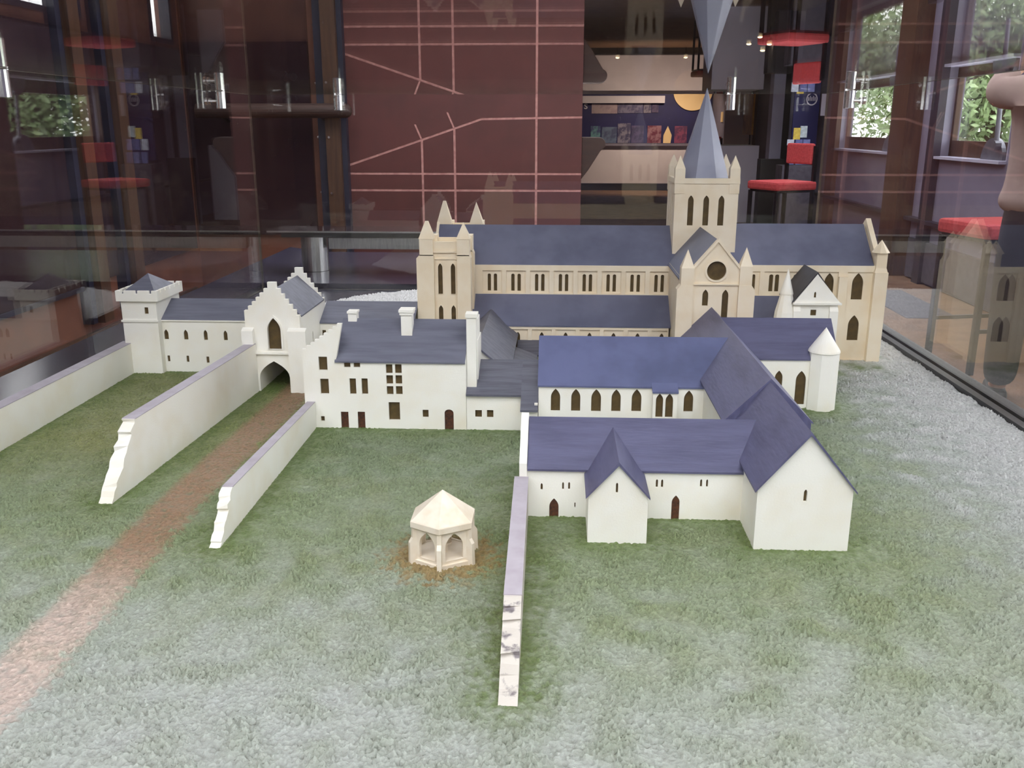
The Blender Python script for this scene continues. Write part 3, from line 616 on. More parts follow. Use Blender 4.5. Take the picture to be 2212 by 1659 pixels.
# ================================================================ GUEST HOUSE AND LINK
gh = thing('guest_house', 'tall white guest house with crow-stepped gable, chimneys and square windows', 'model building', (-.32, 1.7, 0))
HW = [('R', -.4422, -.4261, .1121, .1380), ('R', -.4415, -.4255, .0662, .0956), ('R', -.3949, -.3828, .1183, .1305), ('R', -.3769, -.3646, .1183, .1305), ('R', -.3860, -.3739, .0663, .0970), ('R', -.3635, -.3518, .0666, .0973),
      ('R', -.3167, -.3043, .1075, .1250), ('R', -.2997, -.2872, .1077, .1252), ('R', -.3166, -.3041, .0871, .1041), ('R', -.2995, -.2870, .0874, .1043), ('R', -.3165, -.3040, .0666, .0830), ('R', -.2993, -.2868, .0669, .0833),
      ('R', -.3141, -.2930, .0168, .0519), ('R', -.2504, -.2391, .0229, .0379), ('R', -.4442, -.4368, .0122, .0222), ('door', -.4056, -.3911, -.0034, .0317), ('door', -.3736, -.3596, -.0029, .0322), ('doorA', -.2090, -.1920, -.0018, .0392)]
crow = [(u, z) for u, z in steps(-.4725, .1460, -.396, .2005, 9)]
outl = [(-.4725, BZ), (-.168, BZ), (-.168, .132), (-.4095, .132)] + [(-.3955, .2005)] + list(reversed(crow[:-1]))
facade(gh, 'wall_south', WH, 'S', 1.63, outl, HW, t=.009)
facade(gh, 'wall_west', WH, 'W', -.4725, rect(1.6395, 1.79, BZ, .143)); facade(gh, 'wall_north', WH, 'N', 1.796, rect(-.4725, -.168, BZ, .132))
facade(gh, 'east_gable', WH, 'E', -.168, gab(1.6395, 1.786, BZ, .132, .190, 1.712))
facade(gh, 'west_gable', WH, 'W', -.410, gab(1.6395, 1.786, .12, .132, .190, 1.712))
roof(gh, M['r_grey'], 'x', -.4115, -.1690, 1.712, .080, .1345, .1945, ov=.005)
MB().prism([(-.4725, .138), (-.4115, .181), (-.4115, .12), (-.4725, .12)], 'y', 1.6395, 1.79).build('wing_roof', M['r_grey'], gh)
def chimney(x0, x1, y0, y1, z0, zc, zt, ov=.0035):
    MB().box(x0, x1, y0, y1, z0, zc).box(x0-ov*.6, x1+ov*.6, y0-ov*.6, y1+ov*.6, zc, (zc+zt)/2).box(x0-ov, x1+ov, y0-ov, y1+ov, (zc+zt)/2, zt).build('chimney', WH, gh)
chimney(-.294, -.2735, 1.678, 1.702, .165, .2085, .2185)
MB().box(-.4005, -.384, 1.705, 1.725, .18, .205).box(-.402, -.3825, 1.703, 1.727, .205, .209).build('chimney', WH, gh)
MB().box(-.1672, -.1478, 1.665, 1.735, .05, .165).box(-.1670, -.1490, 1.667, 1.72, .165, .203).box(-.1674, -.1495, 1.645, 1.669, .06, .2115).box(-.169, -.1470, 1.643, 1.671, .2115, .2185).build('chimney', WH, gh)
lk = thing('link_building', 'low white annexe with dark slate roof beside the guest house', 'model building', (-.1, 1.68, 0))
facade(lk, 'wall_south', WH, 'S', 1.632, rect(-.1675, -.065, BZ, .071), [('R', -.1515, -.1390, .0245, .0383), ('R', -.1295, -.1174, .0242, .0386)])
facade(lk, 'wall_east', WH, 'E', -.034, rect(1.60, 1.79, BZ, .062)); facade(lk, 'wall_south', WH, 'S', 1.594, rect(-.065, -.034, BZ, .052)); facade(lk, 'wall_west', WH, 'W', -.065, rect(1.60, 1.632, BZ, .052))
leanto(lk, M['r_dark'], 'x', -.168, -.0655, 1.626, .0705, 1.72, .1145); leanto(lk, M['r_dark'], 'x', -.0655, -.0335, 1.588, .0535, 1.72, .1145); leanto(lk, M['r_dark'], 'x', -.168, -.0335, 1.80, .0705, 1.72, .1145)

# ================================================================ GATEHOUSE, GATE RANGE
gt = thing('gatehouse', 'white gatehouse with crow-stepped gable, pointed archway and dark pointed window', 'model building', (-.6, 1.97, 0))
uc = -.5985
gol = [(-.660, BZ), (-.6365, BZ)] + [(u, z) for u, z in reversed(arch('P', -.6365, -.5715, .0, .066)[2:])] + [(-.5715, BZ), (-.5425, BZ)]
gs = steps(-.5495, .1665, -.5885, .2225, 5)
gl_ = steps(-.6600, .1665, -.6065, .2225, 6)
gol += [(-.5425, .1600)] + [(-.5425, .1665)] + gs + [(-.5885, .2360), (-.6065, .2360)] + list(reversed(gl_))
facade(gt, 'gate_front', WH, 'S', 1.87, gol, [('L', -.6125, -.5840, .0925, .1606)], t=.010)
moulding(gt, WH, 'S', 1.87, 'L', -.6125, -.5840, .0925, .1606, w=.004, proud=.003)
box('string_course', WH, gt, -.641, -.5685, 1.864, 1.8697, .0825, .0862)
box('buttress', WH, gt, -.6655, -.6415, 1.857, 1.8697, BZ, .134); MB().prism([(1.857, .134), (1.8697, .134), (1.8697, .1395)], 'x', -.6655, -.6415).build('buttress_cap', WH, gt)
box('buttress', WH, gt, -.5675, -.5290, 1.857, 1.8697, BZ, .134); MB().prism([(1.857, .134), (1.8697, .134), (1.8697, .1395)], 'x', -.5675, -.5290).build('buttress_cap', WH, gt)
facade(gt, 'wall_east', WH, 'E', -.5425, rect(1.8803, 2.075, BZ, .164), [('L', 1.962, 1.971, .084, .112)]); facade(gt, 'wall_west', WH, 'W', -.660, rect(1.8803, 2.075, BZ, .164))
for xa, xb in ((-.6425, -.6365), (-.5715, -.5655)): box('passage_wall', WH, gt, xa, xb, 1.881, 2.074, BZ, .068)
box('passage_vault', WH, gt, -.6425, -.5655, 1.881, 2.074, .068, .073)
g2 = [(-.660, BZ), (-.5425, BZ), (-.5425, .1665)] + gs + [(-.5885, .2360), (-.6065, .2360)] + list(reversed(gl_))
facade(gt, 'gate_back', WH, 'N', 2.085, g2, t=.010)  # closed down to the ground to block light and keep the passage dark
roof(gt, M['r_grey'], 'y', 1.881, 2.0745, -.6005, .0575, .1655, .2185, ov=.002)
gr = thing('gate_range', 'long white range with grey roof and battlemented corner tower left of the gatehouse', 'model building', (-.83, 2.08, 0))
N1W = [('L', -.9044, -.8941, .0763, .0997), ('L', -.8585, -.8484, .0761, .0995), ('L', -.8117, -.8027, .0756, .0995), ('L', -.7653, -.7562, .0754, .0988), ('R', -.9023, -.8961, .0235, .0378), ('R', -.8573, -.8511, .0228, .0379), ('R', -.8105, -.8038, .0214, .0364)]
facade(gr, 'wall_south', WH, 'S', 2.02, rect(-.988, -.6605, BZ, .1225), N1W); facade(gr, 'wall_north', WH, 'N', 2.15, rect(-.988, -.6605, BZ, .1225))
box('cornice', WH, gr, -.908, -.661, 2.0165, 2.0197, .1195, .1225)
roof(gr, M['r_grey'], 'x', -.907, -.6605, 2.085, .065, .1245, .1605)
facade(gr, 'tower_wall', WH, 'S', 2.0, rect(-.988, -.907, BZ, .172), [('R', -.9352, -.9262, .1394, .1546)]); facade(gr, 'tower_wall', WH, 'W', -.988, rect(2.0063, 2.124, BZ, .172))
facade(gr, 'tower_wall', WH, 'E', -.907, rect(2.0063, 2.124, .0, .172)); facade(gr, 'tower_wall', WH, 'N', 2.13, rect(-.988, -.907, BZ, .172))
box('string_course', WH, gr, -.9905, -.9045, 1.997, 1.9998, .121, .1255)
def cren(u0, u1, n):
    out = [(u0, .169), (u1, .169), (u1, .193)]; nw = .0062; sp = (u1-u0)/(n)
    for i in range(n):
        c0 = u1-sp*(i+.5); out += [(c0+nw/2, .193), (c0+nw/2, .1862), (c0-nw/2, .1862), (c0-nw/2, .193)]
    return out + [(u0, .193)]
for sd, pl, a, b2, nn in (('S', 1.9935, -.9955, -.8995, 3), ('N', 2.1365, -.9955, -.8995, 3), ('W', -.9955, 2.0, 2.130, 5), ('E', -.8995, 2.0, 2.130, 5)):
    MB().slab([cren(a, b2, nn)], SIDE[sd](pl), 0, .0062).build('battlement', WH, gr)
box('tower_deck', M['r_grey'], gr, -.989, -.906, 2.0, 2.130, .176, .184)
MB().add([(-.988, 2.001, .1845), (-.907, 2.001, .1845), (-.907, 2.129, .1845), (-.988, 2.129, .1845), (-.9475, 2.065, .2225)], [(0, 1, 4), (1, 2, 4), (2, 3, 4), (3, 0, 4), (3, 2, 1, 0)]).build('tower_roof', M['r_grey'], gr)
n2 = thing('rear_range', 'low grey-roofed range behind the guest house leading to the west tower', 'model building', (-.43, 2.1, 0))
facade(n2, 'wall_south', WH, 'S', 2.03, rect(-.5422, -.326, BZ, .119), [('R', -.5380, -.5295, .0862, .0999)]); facade(n2, 'wall_north', WH, 'N', 2.176, rect(-.5422, -.326, BZ, .119))
roof(n2, M['r_grey'], 'x', -.5422, -.3255, 2.103, .073, .120, .1545)

# ================================================================ PRECINCT WALLS
def ragged(y_top, y_bot, z, n=7, seed=0):
    r = random.Random(seed); pts = []
    for k in range(n+1):
        f = k/n; pts.append((y_top+(y_bot-y_top)*f**1.05+(r.uniform(-.006, .006) if 0 < k < n else 0), z*(1-f)+(r.uniform(-.0018, .0018) if 0 < k < n else 0)))
    return pts
def pwall(label, xn, xf, th, yn_base, yn_top, yf, zn, zf, seed):
    """boundary wall from its broken near end (yn) to the far end (yf); xn, xf = right-hand face"""
    t = thing('boundary_wall', label, 'model wall', ((xn+xf)/2, (yn_base+yf)/2, 0), group='boundary walls of the model')
    rg = ragged(yn_top, yn_base, zn, 15, seed); rg2 = [(y+random.uniform(-.005, .005)*(0 < i < 15), z) for i, (y, z) in enumerate(rg)]
    fx = lambda y, s: xn+(xf-xn)*(y-yn_base)/(yf-yn_base)-s*th
    poly = [(yf, BZ), (yf, zf)] + rg + [(rg[-1][0], BZ)]
    mb = MB().slab([poly], lambda u, v, d: (fx(u, d), u, v), 0, 1)
    # uneven broken end: nudge the far-side vertices
    n_ = len(poly)
    for i in range(2, 2+len(rg)):
        x, y, z = mb.v[n_+i]; mb.v[n_+i] = (x, rg2[i-2][0], z)
    mb.build('wall_body', M['stained'] if seed == 4 else M['white'], t)
    MB().add([(fx(yn_top+.003, -.02), yn_top+.003, zn), (fx(yf, -.02), yf, zf), (fx(yf, 1.02), yf, zf), (fx(yn_top+.003, 1.02), yn_top+.003, zn), (fx(yn_top+.003, -.02), yn_top+.003, zn+.0012), (fx(yf, -.02), yf, zf+.0012), (fx(yf, 1.02), yf, zf+.0012), (fx(yn_top+.003, 1.02), yn_top+.003, zn+.0012)], [(0, 1, 2, 3), (4, 5, 6, 7), (0, 1, 5, 4), (1, 2, 6, 5), (2, 3, 7, 6), (3, 0, 4, 7)]).build('wall_cap', M['captop'], t)
    return t
pwall('outermost white boundary wall leading to the battlemented corner tower', -.972, -.976, .026, 1.14, 1.20, 2.02, .074, .070, 1)
pwall('tall white wall with broken end joining the gatehouse left of the track', -.669, -.640, .021, 1.253, 1.345, 1.868, .104, .104, 2)
pwall('white wall with broken end running from the guest house corner', -.452, -.453, .015, 1.112, 1.175, 1.629, .062, .050, 3)
pwall('thick white wall with crumbling stained end running toward the viewer', -.034, -.039, .0195, .782, .905, 1.236, .052, .062, 4)

# ================================================================ WELL HOUSE
wh = thing('well_house', 'hexagonal cream well house with pointed arches and pyramid roof on the lawn', 'model building', (-.147, 1.105, 0))
wc = Vector((-.1465, 1.105)); R0 = .0405; ST = M['stone']
ang = [-PI/2+PI/3*k for k in range(6)]
hexr = lambda r, z: [(wc.x+r*math.cos(a), wc.y+r*math.sin(a), z) for a in ang]
MB().lathe(wc.x, wc.y, [(.0435, -.006), (.0435, .005), (.040, .0055), (.040, .009)], 6, -PI/2).build('plinth', ST, wh)
for k in range(6):
    p = Vector(hexr(R0, 0)[k]); q = Vector(hexr(R0, 0)[(k+1) % 6]); d = q-p; Ln = d.length; d.normalize(); nrm = Vector((-d.y, d.x, 0))
    if nrm.dot(Vector((wc.x, wc.y, 0))-p) < 0: nrm = -nrm
    fn = (lambda p, d, nrm: lambda u, z, dd: tuple(p+d*u+nrm*dd+Vector((0, 0, z))))(p, d, nrm)
    MB().slab([rect(.001, Ln-.001, .009, .0495), arch('L', Ln*.19, Ln*.81, .0095, .0470)], fn, 0, .0038).build('arch_wall', ST, wh)
    o_ = Vector((math.cos(ang[k]), math.sin(ang[k]), 0)); s_ = Vector((-o_.y, o_.x, 0)); c_ = Vector((wc.x, wc.y, 0))
    prof = [(R0-.006, -.006), (R0+.0085, -.006), (R0+.0075, .030), (R0+.0035, .036), (R0+.003, .049), (R0-.006, .049)]
    MB().slab([prof], (lambda c_, o_, s_: lambda u, z, dd: tuple(c_+o_*u+s_*dd+Vector((0, 0, z))))(c_, o_, s_), -.0029, .0029).build('buttress', ST, wh)
MB().lathe(wc.x, wc.y, [(.0435, .0485), (.0460, .051), (.0460, .0585), (.0445, .0590)], 6, -PI/2).build('cornice', ST, wh)
MB().lathe(wc.x, wc.y, [(.0450, .0592), (0, .0945)], 6, -PI/2).build('roof', ST, wh)
MB().lathe(wc.x+.003, wc.y-.004, [(.0035, .009), (.0030, .019), (.0085, .021), (.0085, .0235), (0, .0235)], 16).build('well_head', ST, wh)

# ================================================================ FURNITURE AND PEOPLE IN THE ROOM
def copy_tree(o, parent=None):
    c_ = o.copy(); COL.objects.link(c_); c_.parent = parent
    for chd in list(o.children): copy_tree(chd, c_)
    return c_
def make_stool(label):
    t = thing('bar_stool', label, 'stool', (0, 0, 0), group='red bar stools in the hall', local=True)
    MB().box(-.22, .22, -.21, .21, .70, .775).build('seat', M['red'], t, bevel=.02)
    MB().box(-.20, .20, -.19, .19, .68, .70).build('seat_frame', M['blackmetal'], t)
    for x in (-.195, .195):
        for y in (-.185, .185):
            MB().box(x-.014, x+.014, y-.014, y+.014, 0, 1.08 if x > 0 else .69).build('leg', M['blackmetal'], t)
    for y in (-.185, .185): MB().box(-.19, .19, y-.008, y+.008, .22, .24).build('foot_rail', M['blackmetal'], t)
    MB().box(.165, .205, -.17, .17, .92, 1.10).build('backrest', M['red'], t, bevel=.015)
    return t
st = make_stool('red bar stool in front of the displays, seat seen side-on'); st.location = (2.0, 8.55, FL); st.rotation_euler = (0, 0, math.radians(26))
s2 = copy_tree(st); s2['label'] = 'red bar stool half hidden by the standing person'; s2.location = (2.30, 4.95, FL); s2.rotation_euler = (0, 0, math.radians(12))
s3 = copy_tree(st); s3['label'] = 'far red bar stool behind the spire by the navy display'; s3.location = (2.12, 14.0, FL); s3.rotation_euler = (0, 0, math.radians(4))

# timber handrail and bracket
hr = MB().tube((-2.45, 6.34, .648), (-1.44, 6.34, .648), .048, n=20)
for k in range(5):
    r0 = .048*math.cos(k/5*PI/2); r1 = .048*math.cos((k+1)/5*PI/2)
    hr.tube((-1.44+.048*math.sin(k/5*PI/2), 6.34, .648), (-1.44+.048*math.sin((k+1)/5*PI/2), 6.34, .648), r0, max(r1, .001), n=20)
hrt = thing('handrail', 'dark round timber handrail with rounded end fixed beside the maroon wall', 'handrail', (-2, 6.34, .6))
M['rail'] = mat('dark_rail', lin(54, 32, 25), .65, col2=lin(42, 25, 20), nscale=8, stretch=(.4, 6, 6))
hr.build('rail', M['rail'], hrt, smooth=False)
for x in (-2.3, -1.62): MB().tube((x, 6.34, .62), (x, 6.54, .58), .012).build('rail_bracket', M['blackmetal'], hrt)
bpts = [(.150, .19), (.150, .475), (.27, .475)] + [(.27+.045*math.sin(PI*k/8*.9), .43+.045*math.cos(PI*k/8*.9)) for k in range(1, 9)] + [(.20, .255)]
o = MB().prism(bpts, 'y', 6.56, 6.72).build('timber_bracket', M['rail'], None, bevel=.006)
tag(o, 'rounded brown timber end piece sticking out from the edge of the maroon wall', 'timber bracket')

# ---- far display
def ob(name, label, cat, m, *a, group=None):
    return tag(box(name, m, None, *a), label, cat, group)
cn = thing('display_counter', 'long white counter front below the navy display board', 'counter', (1.6, 18.9, FL))
box('front', M['counterw'], cn, -.15, 2.98, 18.90, 19.1, -.56, .17); box('shelf', M['lav'], cn, -.15, 2.98, 18.82, 19.14, .17, .215); box('skirting', M['black'], cn, -.15, 2.98, 18.93, 19.12, FL, -.56)
nb_ = ob('display_board', 'long navy blue display board above the white counter', 'display board', M['navy'], -.15, 2.985, 19.08, 19.149, .216, 1.55)
ob('board_canopy', 'pale strip canopy along the top of the navy board', 'canopy', M['counterw'], -.15, 2.05, 18.98, 19.079, .985, 1.12)
def poster(label, x0, x1, z0, z1, c1, c2, sc_=6, sub=None):
    k_ = len(bpy.data.materials)
    p = ob('picture_panel', label, 'picture', mat('print_%d' % k_, lin(*c1), .6, col2=lin(*c2), nscale=sc_, lo=.45, hi=.55), x0, x1, 19.066, 19.0795, z0, z1, group='pictures on the navy board')
    return p
def fx(px): return .449+(px-1258)*.009097
def fz(py): return .211+(310-py)*.00886
poster('pale beige text panel at the upper left of the navy board', fx(1277), fx(1333), fz(245), fz(224), (168, 150, 160), (150, 130, 146))
poster('blue-grey map panel next to the beige text panel', fx(1334), fx(1388), fz(244), fz(223), (112, 108, 140), (74, 70, 110), 9)
poster('small grey picture at the end of the upper row', fx(1390), fx(1406), fz(244), fz(223), (124, 118, 140), (70, 66, 100), 9)
poster('narrow violet picture closing the upper row', fx(1408), fx(1422), fz(243), fz(226), (80, 64, 104), (54, 44, 84), 9)
poster('turquoise and white picture at the left of the lower row', fx(1276), fx(1297), fz(297), fz(272), (96, 146, 156), (60, 70, 120), 5)
poster('blue landscape picture above the rounded timber end', fx(1300), fx(1333), fz(309), fz(274), (92, 110, 142), (66, 74, 112), 5)
poster('grey arcade picture in the lower row', fx(1335), fx(1363), fz(309), fz(266), (126, 122, 146), (62, 60, 98), 8)
poster('dim violet picture beside the grey arcade picture', fx(1365), fx(1392), fz(309), fz(271), (84, 74, 116), (58, 50, 92), 8)
poster('dark red picture in the lower row', fx(1400), fx(1430), fz(309), fz(271), (104, 36, 66), (150, 108, 124), 8)
poster('plum pink picture right of the cream flame shape', fx(1459), fx(1486), fz(309), fz(272), (140, 66, 104), (90, 44, 86), 8)
fl = [(fx(1435), fz(309)), (fx(1451), fz(309)), (fx(1453), fz(292)), (fx(1444), fz(272)), (fx(1435), fz(292))]
tag(MB().prism(fl, 'y', 19.062, 19.0795).build('flame_panel', M['disc'], None), 'cream pointed flame-shaped cut-out between two red pictures', 'picture')
tag(MB().slab([[(min(fx(1508), 2.6)+.385*math.cos(2*PI*k/40), 1.225+.385*math.sin(2*PI*k/40)) for k in range(40)]], lambda u, v, d: (u, 19.04+d, v), 0, .039).build('round_panel', M['disc'], None), 'large round cream panel lit warm on the navy board behind the spire', 'display panel')
ob('picture_panel', 'small cream panel on the window wall right of the spire', 'picture', M['disc'], 2.985, 2.999, 17.75, 17.95, .62, .80)
tx = bpy.data.curves.new('letter', 'FONT'); tx.body = 's'; tx.size = .22; tx.extrude = .004; to = bpy.data.objects.new('letter', tx); COL.objects.link(to)
dg = bpy.context.evaluated_depsgraph_get(); me2 = bpy.data.meshes.new_from_object(to.evaluated_get(dg)); bpy.data.objects.remove(to)
lt = bpy.data.objects.new('letter', me2); me2.materials.clear(); me2.materials.append(M['counterw']); COL.objects.link(lt); lt.parent = nb_
lt.rotation_euler = (PI/2, 0, 0); lt.location = Vector((fx(1259.5), 19.07, fz(235)))-W[nb_.name]
ob('ochre_panel', 'tall ochre wall hanging beside the dark doorway', 'wall hanging', M['ochre'], 2.90, 2.929, 14.6, 15.3, .42, 1.5)
# nearer side displays at the end of the window wall
ob('side_counter', 'grey low counter standing beside the red bar stool', 'counter', M['counterw'], 1.95, 2.62, 12.6, 13.4, FL, .30)
ob('grey_column', 'pale grey column left of the blue poster', 'column', M['pale'], 2.60, 2.74, 11.9, 12.1, FL, 1.88, group='grey columns'); 
ob('grey_column', 'pale grey column between dark post and blue poster', 'column', M['pale'], 2.84, 2.94, 12.0, 12.1, FL, 1.88, group='grey columns')
ob('dark_post', 'slim dark post between the two grey columns', 'post', M['black'], 2.755, 2.83, 11.95, 12.05, FL, 1.88)
ob('blue_poster', 'navy poster panel with pale round emblem beside the window wall', 'poster', M['navy'], 2.62, 2.90, 10.9, 10.93, .16, 1.05)
em = bpy.data.objects['blue_poster']
MB().slab([[(2.81+.062*math.cos(2*PI*k/28), .84+.07*math.sin(2*PI*k/28)) for k in range(28)], [(2.81+.050*math.cos(2*PI*k/28), .84+.057*math.sin(2*PI*k/28)) for k in range(28)]], lambda u, v, d: (u, 10.893+d, v), 0, .006).build('emblem_ring', M['counterw'], em)
for a in range(5):
    x = 2.775+.0175*a; MB().box(x-.004, x+.004, 10.893, 10.899, .82, .86+.012*(a % 2)).build('emblem_stroke', M['counterw'], em)
ob('white_notice', 'tall white and turquoise notice at the edge of the window wall', 'poster', M['counterw'], 2.905, 2.955, 10.84, 10.86, .66, 1.05)
lf = thing('leaflet_stand', 'leaflet stand with blue and white cards behind the red stool', 'leaflet stand', (2.55, 10.3, FL))
box('stand', M['mat_grey'], lf, 2.38, 2.72, 10.2, 10.5, FL, .14)
for i, (x, z, cc) in enumerate([(2.47, .30, (190, 196, 214)), (2.56, .30, (84, 92, 150)), (2.64, .30, (90, 98, 156)), (2.48, .16, (96, 104, 160)), (2.57, .16, (120, 126, 176)), (2.65, .16, (80, 88, 146)), (2.60, .44, (160, 170, 178)), (2.53, .42, (196, 170, 60))]):
    box('leaflet', mat('leaflet_%d' % i, lin(*cc), .5, col2=lin(*[int(v*.8) for v in cc]), nscale=30), lf, x-.036, x+.036, 10.30+.02*(z < .2)*-1, 10.312+.02*(z < .2)*-1, z-.01, z+.11)
ob('dark_bin', 'black box on the low counter behind the stool', 'box', M['black'], 2.38, 2.66, 11.3, 11.5, FL, .17)
ob('floor_mat', 'dark grey mat on the carpet below the right window', 'mat', M['mat_grey'], 2.35, 2.7, 6.2, 7.3, FL, FL+.006)

# ceiling spots with warm lamps at the far end
for i, (x, y, z) in enumerate([(2.95, 14, 1.67), (2.833, 14.1, 1.775), (2.70, 14.2, 1.69), (2.80, 13.7, 1.565), (2.2, 17.3, 1.72), (1.0, 17.3, 1.72)]):
    t = thing('spotlight', ['lower right spotlight of the far cluster', 'highest spotlight of the far cluster', 'leftmost spotlight of the far cluster', 'lowest hanging spotlight of the far cluster', 'ceiling spotlight over the navy board near the spire', 'ceiling spotlight over the left half of the navy board'][i], 'spotlight', (x, y, z), group='ceiling spotlights')
    MB().tube((x, y, z+.045), (x, y, 1.9), .008).build('stem', M['blackmetal'], t)
    MB().lathe(x, y, [(.045, z), (.045, z+.05), (.02, z+.07)], 16).build('can', M['blackmetal'], t)
    MB().lathe(x, y, [(0, z-.022), (.028, z-.014), (.036, z-.002), (.03, z+.002)], 16).build('bulb', M['lamp'], t)
for x, y, e in ((2.2, 17.3, 170), (1.0, 17.3, 60)):
    l = bpy.data.lights.new('spot_lamp', 'SPOT'); l.energy = e; l.color = (1, .76, .54); l.spot_size = 1.7; l.spot_blend = .8; l.shadow_soft_size = .04
    o = bpy.data.objects.new('spot_lamp', l); COL.objects.link(o); o.location = (x, y, 1.66); o.rotation_euler = (math.radians(42), 0, 0)

# ---- standing person, mostly outside the right edge
def skin_mesh(name, verts, edges, radii, m, parent, sub=2, root=0):
    me = bpy.data.meshes.new(name); me.from_pydata(verts, edges, []); o = bpy.data.objects.new(name, me); COL.objects.link(o); o.parent = parent
    me.materials.append(m)
    md = o.modifiers.new('skin', 'SKIN'); md.use_smooth_shade = True
    for i, r in enumerate(radii):
        sv = me.skin_vertices[0].data[i]; sv.radius = (r, r) if not isinstance(r, tuple) else r; sv.use_root = (i == root)
    s_ = o.modifiers.new('sub', 'SUBSURF'); s_.levels = sub; s_.render_levels = sub
    W[o.name] = Vector((0, 0, 0)); return o
pp = thing('person', 'person in beige jacket and dark trousers standing at the right edge, elbow raised', 'person', (0, 0, 0), local=True)
# body: pelvis, spine, neck, head, arms with hands, legs (x right, y away, z up, feet at 0)
bv = [(0, 0, .93), (0, 0, 1.12), (0, 0, 1.32), (0, .0, 1.42), (0, .02, 1.50), (0, .035, 1.58), (0, .04, 1.66), (0, .03, 1.72),
      (-.17, 0, 1.38), (-.29, .03, 1.37), (-.20, .22, 1.50), (-.15, .27, 1.54), (.17, 0, 1.38), (.30, .05, 1.30), (.18, .24, 1.47), (.14, .28, 1.53),
      (-.10, 0, .88), (-.11, .01, .48), (-.11, -.02, .09), (-.11, .12, .03), (.10, 0, .88), (.12, .01, .48), (.12, -.02, .09), (.12, .12, .03)]
be = [(0, 1), (1, 2), (2, 3), (3, 4), (4, 5), (5, 6), (6, 7), (3, 8), (8, 9), (9, 10), (10, 11), (3, 12), (12, 13), (13, 14), (14, 15), (0, 16), (16, 17), (17, 18), (18, 19), (0, 20), (20, 21), (21, 22), (22, 23)]
br = [(.16, .11), (.14, .10), (.16, .11), .09, .055, (.075, .085), (.08, .095), (.05, .06), .065, .045, .032, .036, .065, .045, .032, .036, .085, .058, .042, .038, .085, .058, .042, .038]
body = skin_mesh('body', bv, be, br, M['skin'], pp)
skin_mesh('jacket', [(0, 0, .84), (0, 0, .95), (0, 0, 1.15), (0, 0, 1.32), (0, 0, 1.42), (0, .01, 1.47), (-.17, 0, 1.39), (-.29, .03, 1.385), (-.215, .20, 1.49), (.17, 0, 1.39), (.30, .05, 1.305), (.19, .22, 1.46)],
          [(0, 1), (1, 2), (2, 3), (3, 4), (4, 5), (4, 6), (6, 7), (7, 8), (4, 9), (9, 10), (10, 11)],
          [(.225, .16), (.25, .17), (.215, .15), (.18, .13), (.12, .10), .075, .082, .077, .054, .085, .068, .05], M['jacket'], pp, root=2)
skin_mesh('trousers', [(0, 0, 1.03), (0, 0, .90), (-.10, 0, .82), (-.11, .01, .48), (-.11, -.01, .06), (.10, 0, .82), (.12, .01, .48), (.12, -.01, .06)],
          [(0, 1), (1, 2), (2, 3), (3, 4), (1, 5), (5, 6), (6, 7)], [(.175, .125), (.185, .135), .115, .088, .078, .115, .088, .078], M['trousers'], pp, root=0)
for s_ in (-1, 1):                                  # fingers curled toward the face
    hx = -.15 if s_ < 0 else .14
    for k in range(4):
        b0 = (hx+s_*(-.012)+.0, .285, 1.535+.018*k); skin_mesh('finger', [b0, (b0[0]-s_*.03, b0[1]+.035, b0[2]+.02), (b0[0]-s_*.055, b0[1]+.02, b0[2]+.032)], [(0, 1), (1, 2)], [.010, .009, .007], M['skin'], body, 1)
    skin_mesh('thumb', [(hx, .26, 1.57), (hx-s_*.02, .255, 1.61), (hx-s_*.035, .26, 1.635)], [(0, 1), (1, 2)], [.012, .011, .008], M['skin'], body, 1)
    MB().box(s_*.115-.045, s_*.115+.045, -.07, .19, 0, .055).build('shoe', M['black'], pp, bevel=.02)
    MB().lathe(s_*.082, .03, [(.0, 1.60), (.014, 1.615), (.016, 1.64), (0, 1.66)], 10).build('ear', M['skin'], body)
MB().lathe(0, .028, [(.085, 1.60), (.098, 1.66), (.085, 1.73), (.045, 1.765), (0, 1.775)], 18).build('hair', M['hair'], pp, smooth=True)
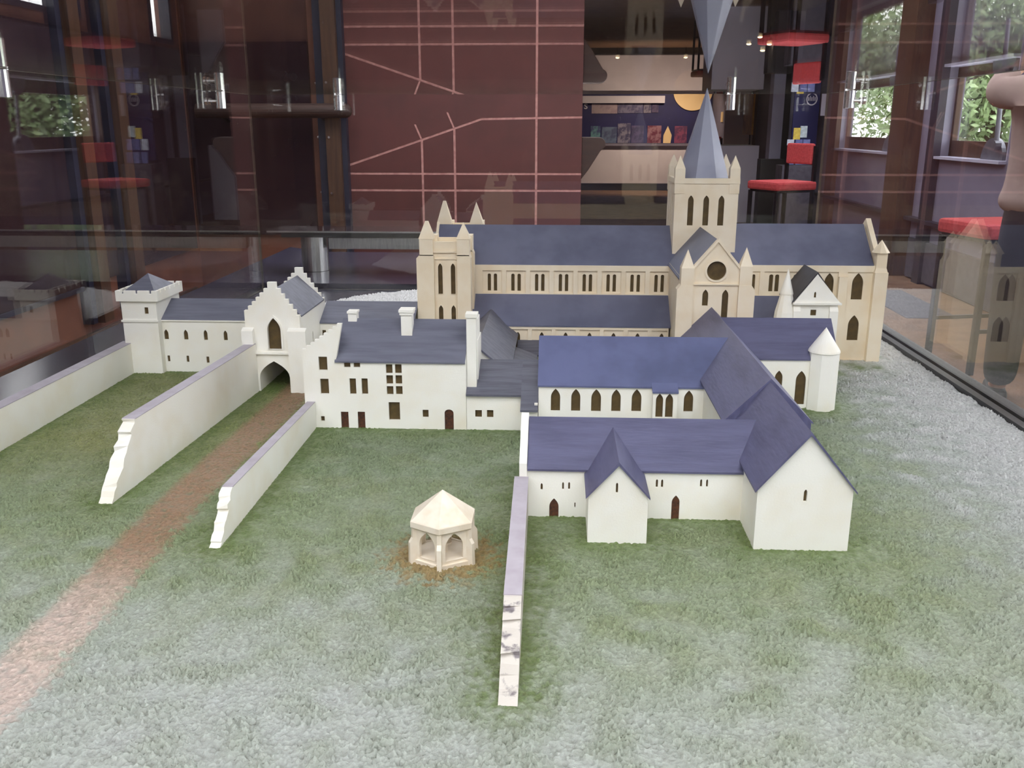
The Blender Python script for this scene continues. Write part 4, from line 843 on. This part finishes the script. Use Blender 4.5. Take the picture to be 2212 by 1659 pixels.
MB().tube((-.03, .125, 1.665), (-.03, .135, 1.665), .010).tube((.03, .125, 1.665), (.03, .135, 1.665), .010).build('eyes', M['black'], body)
MB().add([(-.014, .125, 1.62), (.014, .125, 1.62), (0, .155, 1.622), (0, .122, 1.66)], [(0, 1, 2), (0, 2, 3), (1, 2, 3), (0, 1, 3)]).build('nose', M['skin'], body)
MB().box(-.025, .025, .118, .130, 1.586, 1.594).build('mouth', M['red'], body)
pp.location = (2.19, 4.25, FL); pp.rotation_euler = (0, 0, math.radians(-20))

# ================================================================ OUTSIDE
struct('ground_outside', MB().box(3.4, 60, -30, 60, FL-.6, FL-.5), M['lawn'])
def tree(label, x, y, h, r, n, m, seed):
    t = thing('tree', label, 'tree', (x, y, FL-.5), group='trees outside the right windows')
    MB().tube((x, y, FL-.5), (x+.1, y, FL+h*.5), .16, .10).build('trunk', M['bark'], t)
    rr = np.random.RandomState(seed); mb = MB(); vs = []; fs = []
    cen = rr.standard_normal((26, 3)); cen /= np.linalg.norm(cen, axis=1)[:, None]; cen *= (rr.rand(26, 1)**.4)*.75
    for k in range(n):
        c_ = cen[rr.randint(26)]+rr.standard_normal(3)*.17; p = Vector((x+c_[0]*r, y+c_[1]*r, FL+h*.55+c_[2]*h*.55))
        a = Vector(rr.standard_normal(3)).normalized(); b_ = a.orthogonal().normalized(); s_ = .05+.05*rr.rand(); i0 = len(vs)
        vs += [p-a*s_, p+b_*s_*.55, p+a*s_, p-b_*s_*.55]; fs.append((i0, i0+1, i0+2, i0+3))
    o = mb.add(vs, fs).build('foliage', m, t, kind='stuff')
tree('pale leafy tree just outside the nearer window', 6.6, 15.0, 3.6, 2.2, 9000, M['leaf2'], 1)
tree('green leafy tree outside behind the opener arm', 9.6, 19.0, 4.4, 2.6, 9000, M['leaf'], 2)
tree('large tree filling the farther window', 6.8, 25.0, 5.0, 3.0, 9000, M['leaf'], 3)
tree('pale tree further off beyond the farther window', 12.0, 33.0, 5.6, 3.4, 9000, M['leaf2'], 4)
tree('tall dark green tree in the distance outside', 15.5, 25.0, 6.4, 3.4, 9000, M['leaf'], 5)
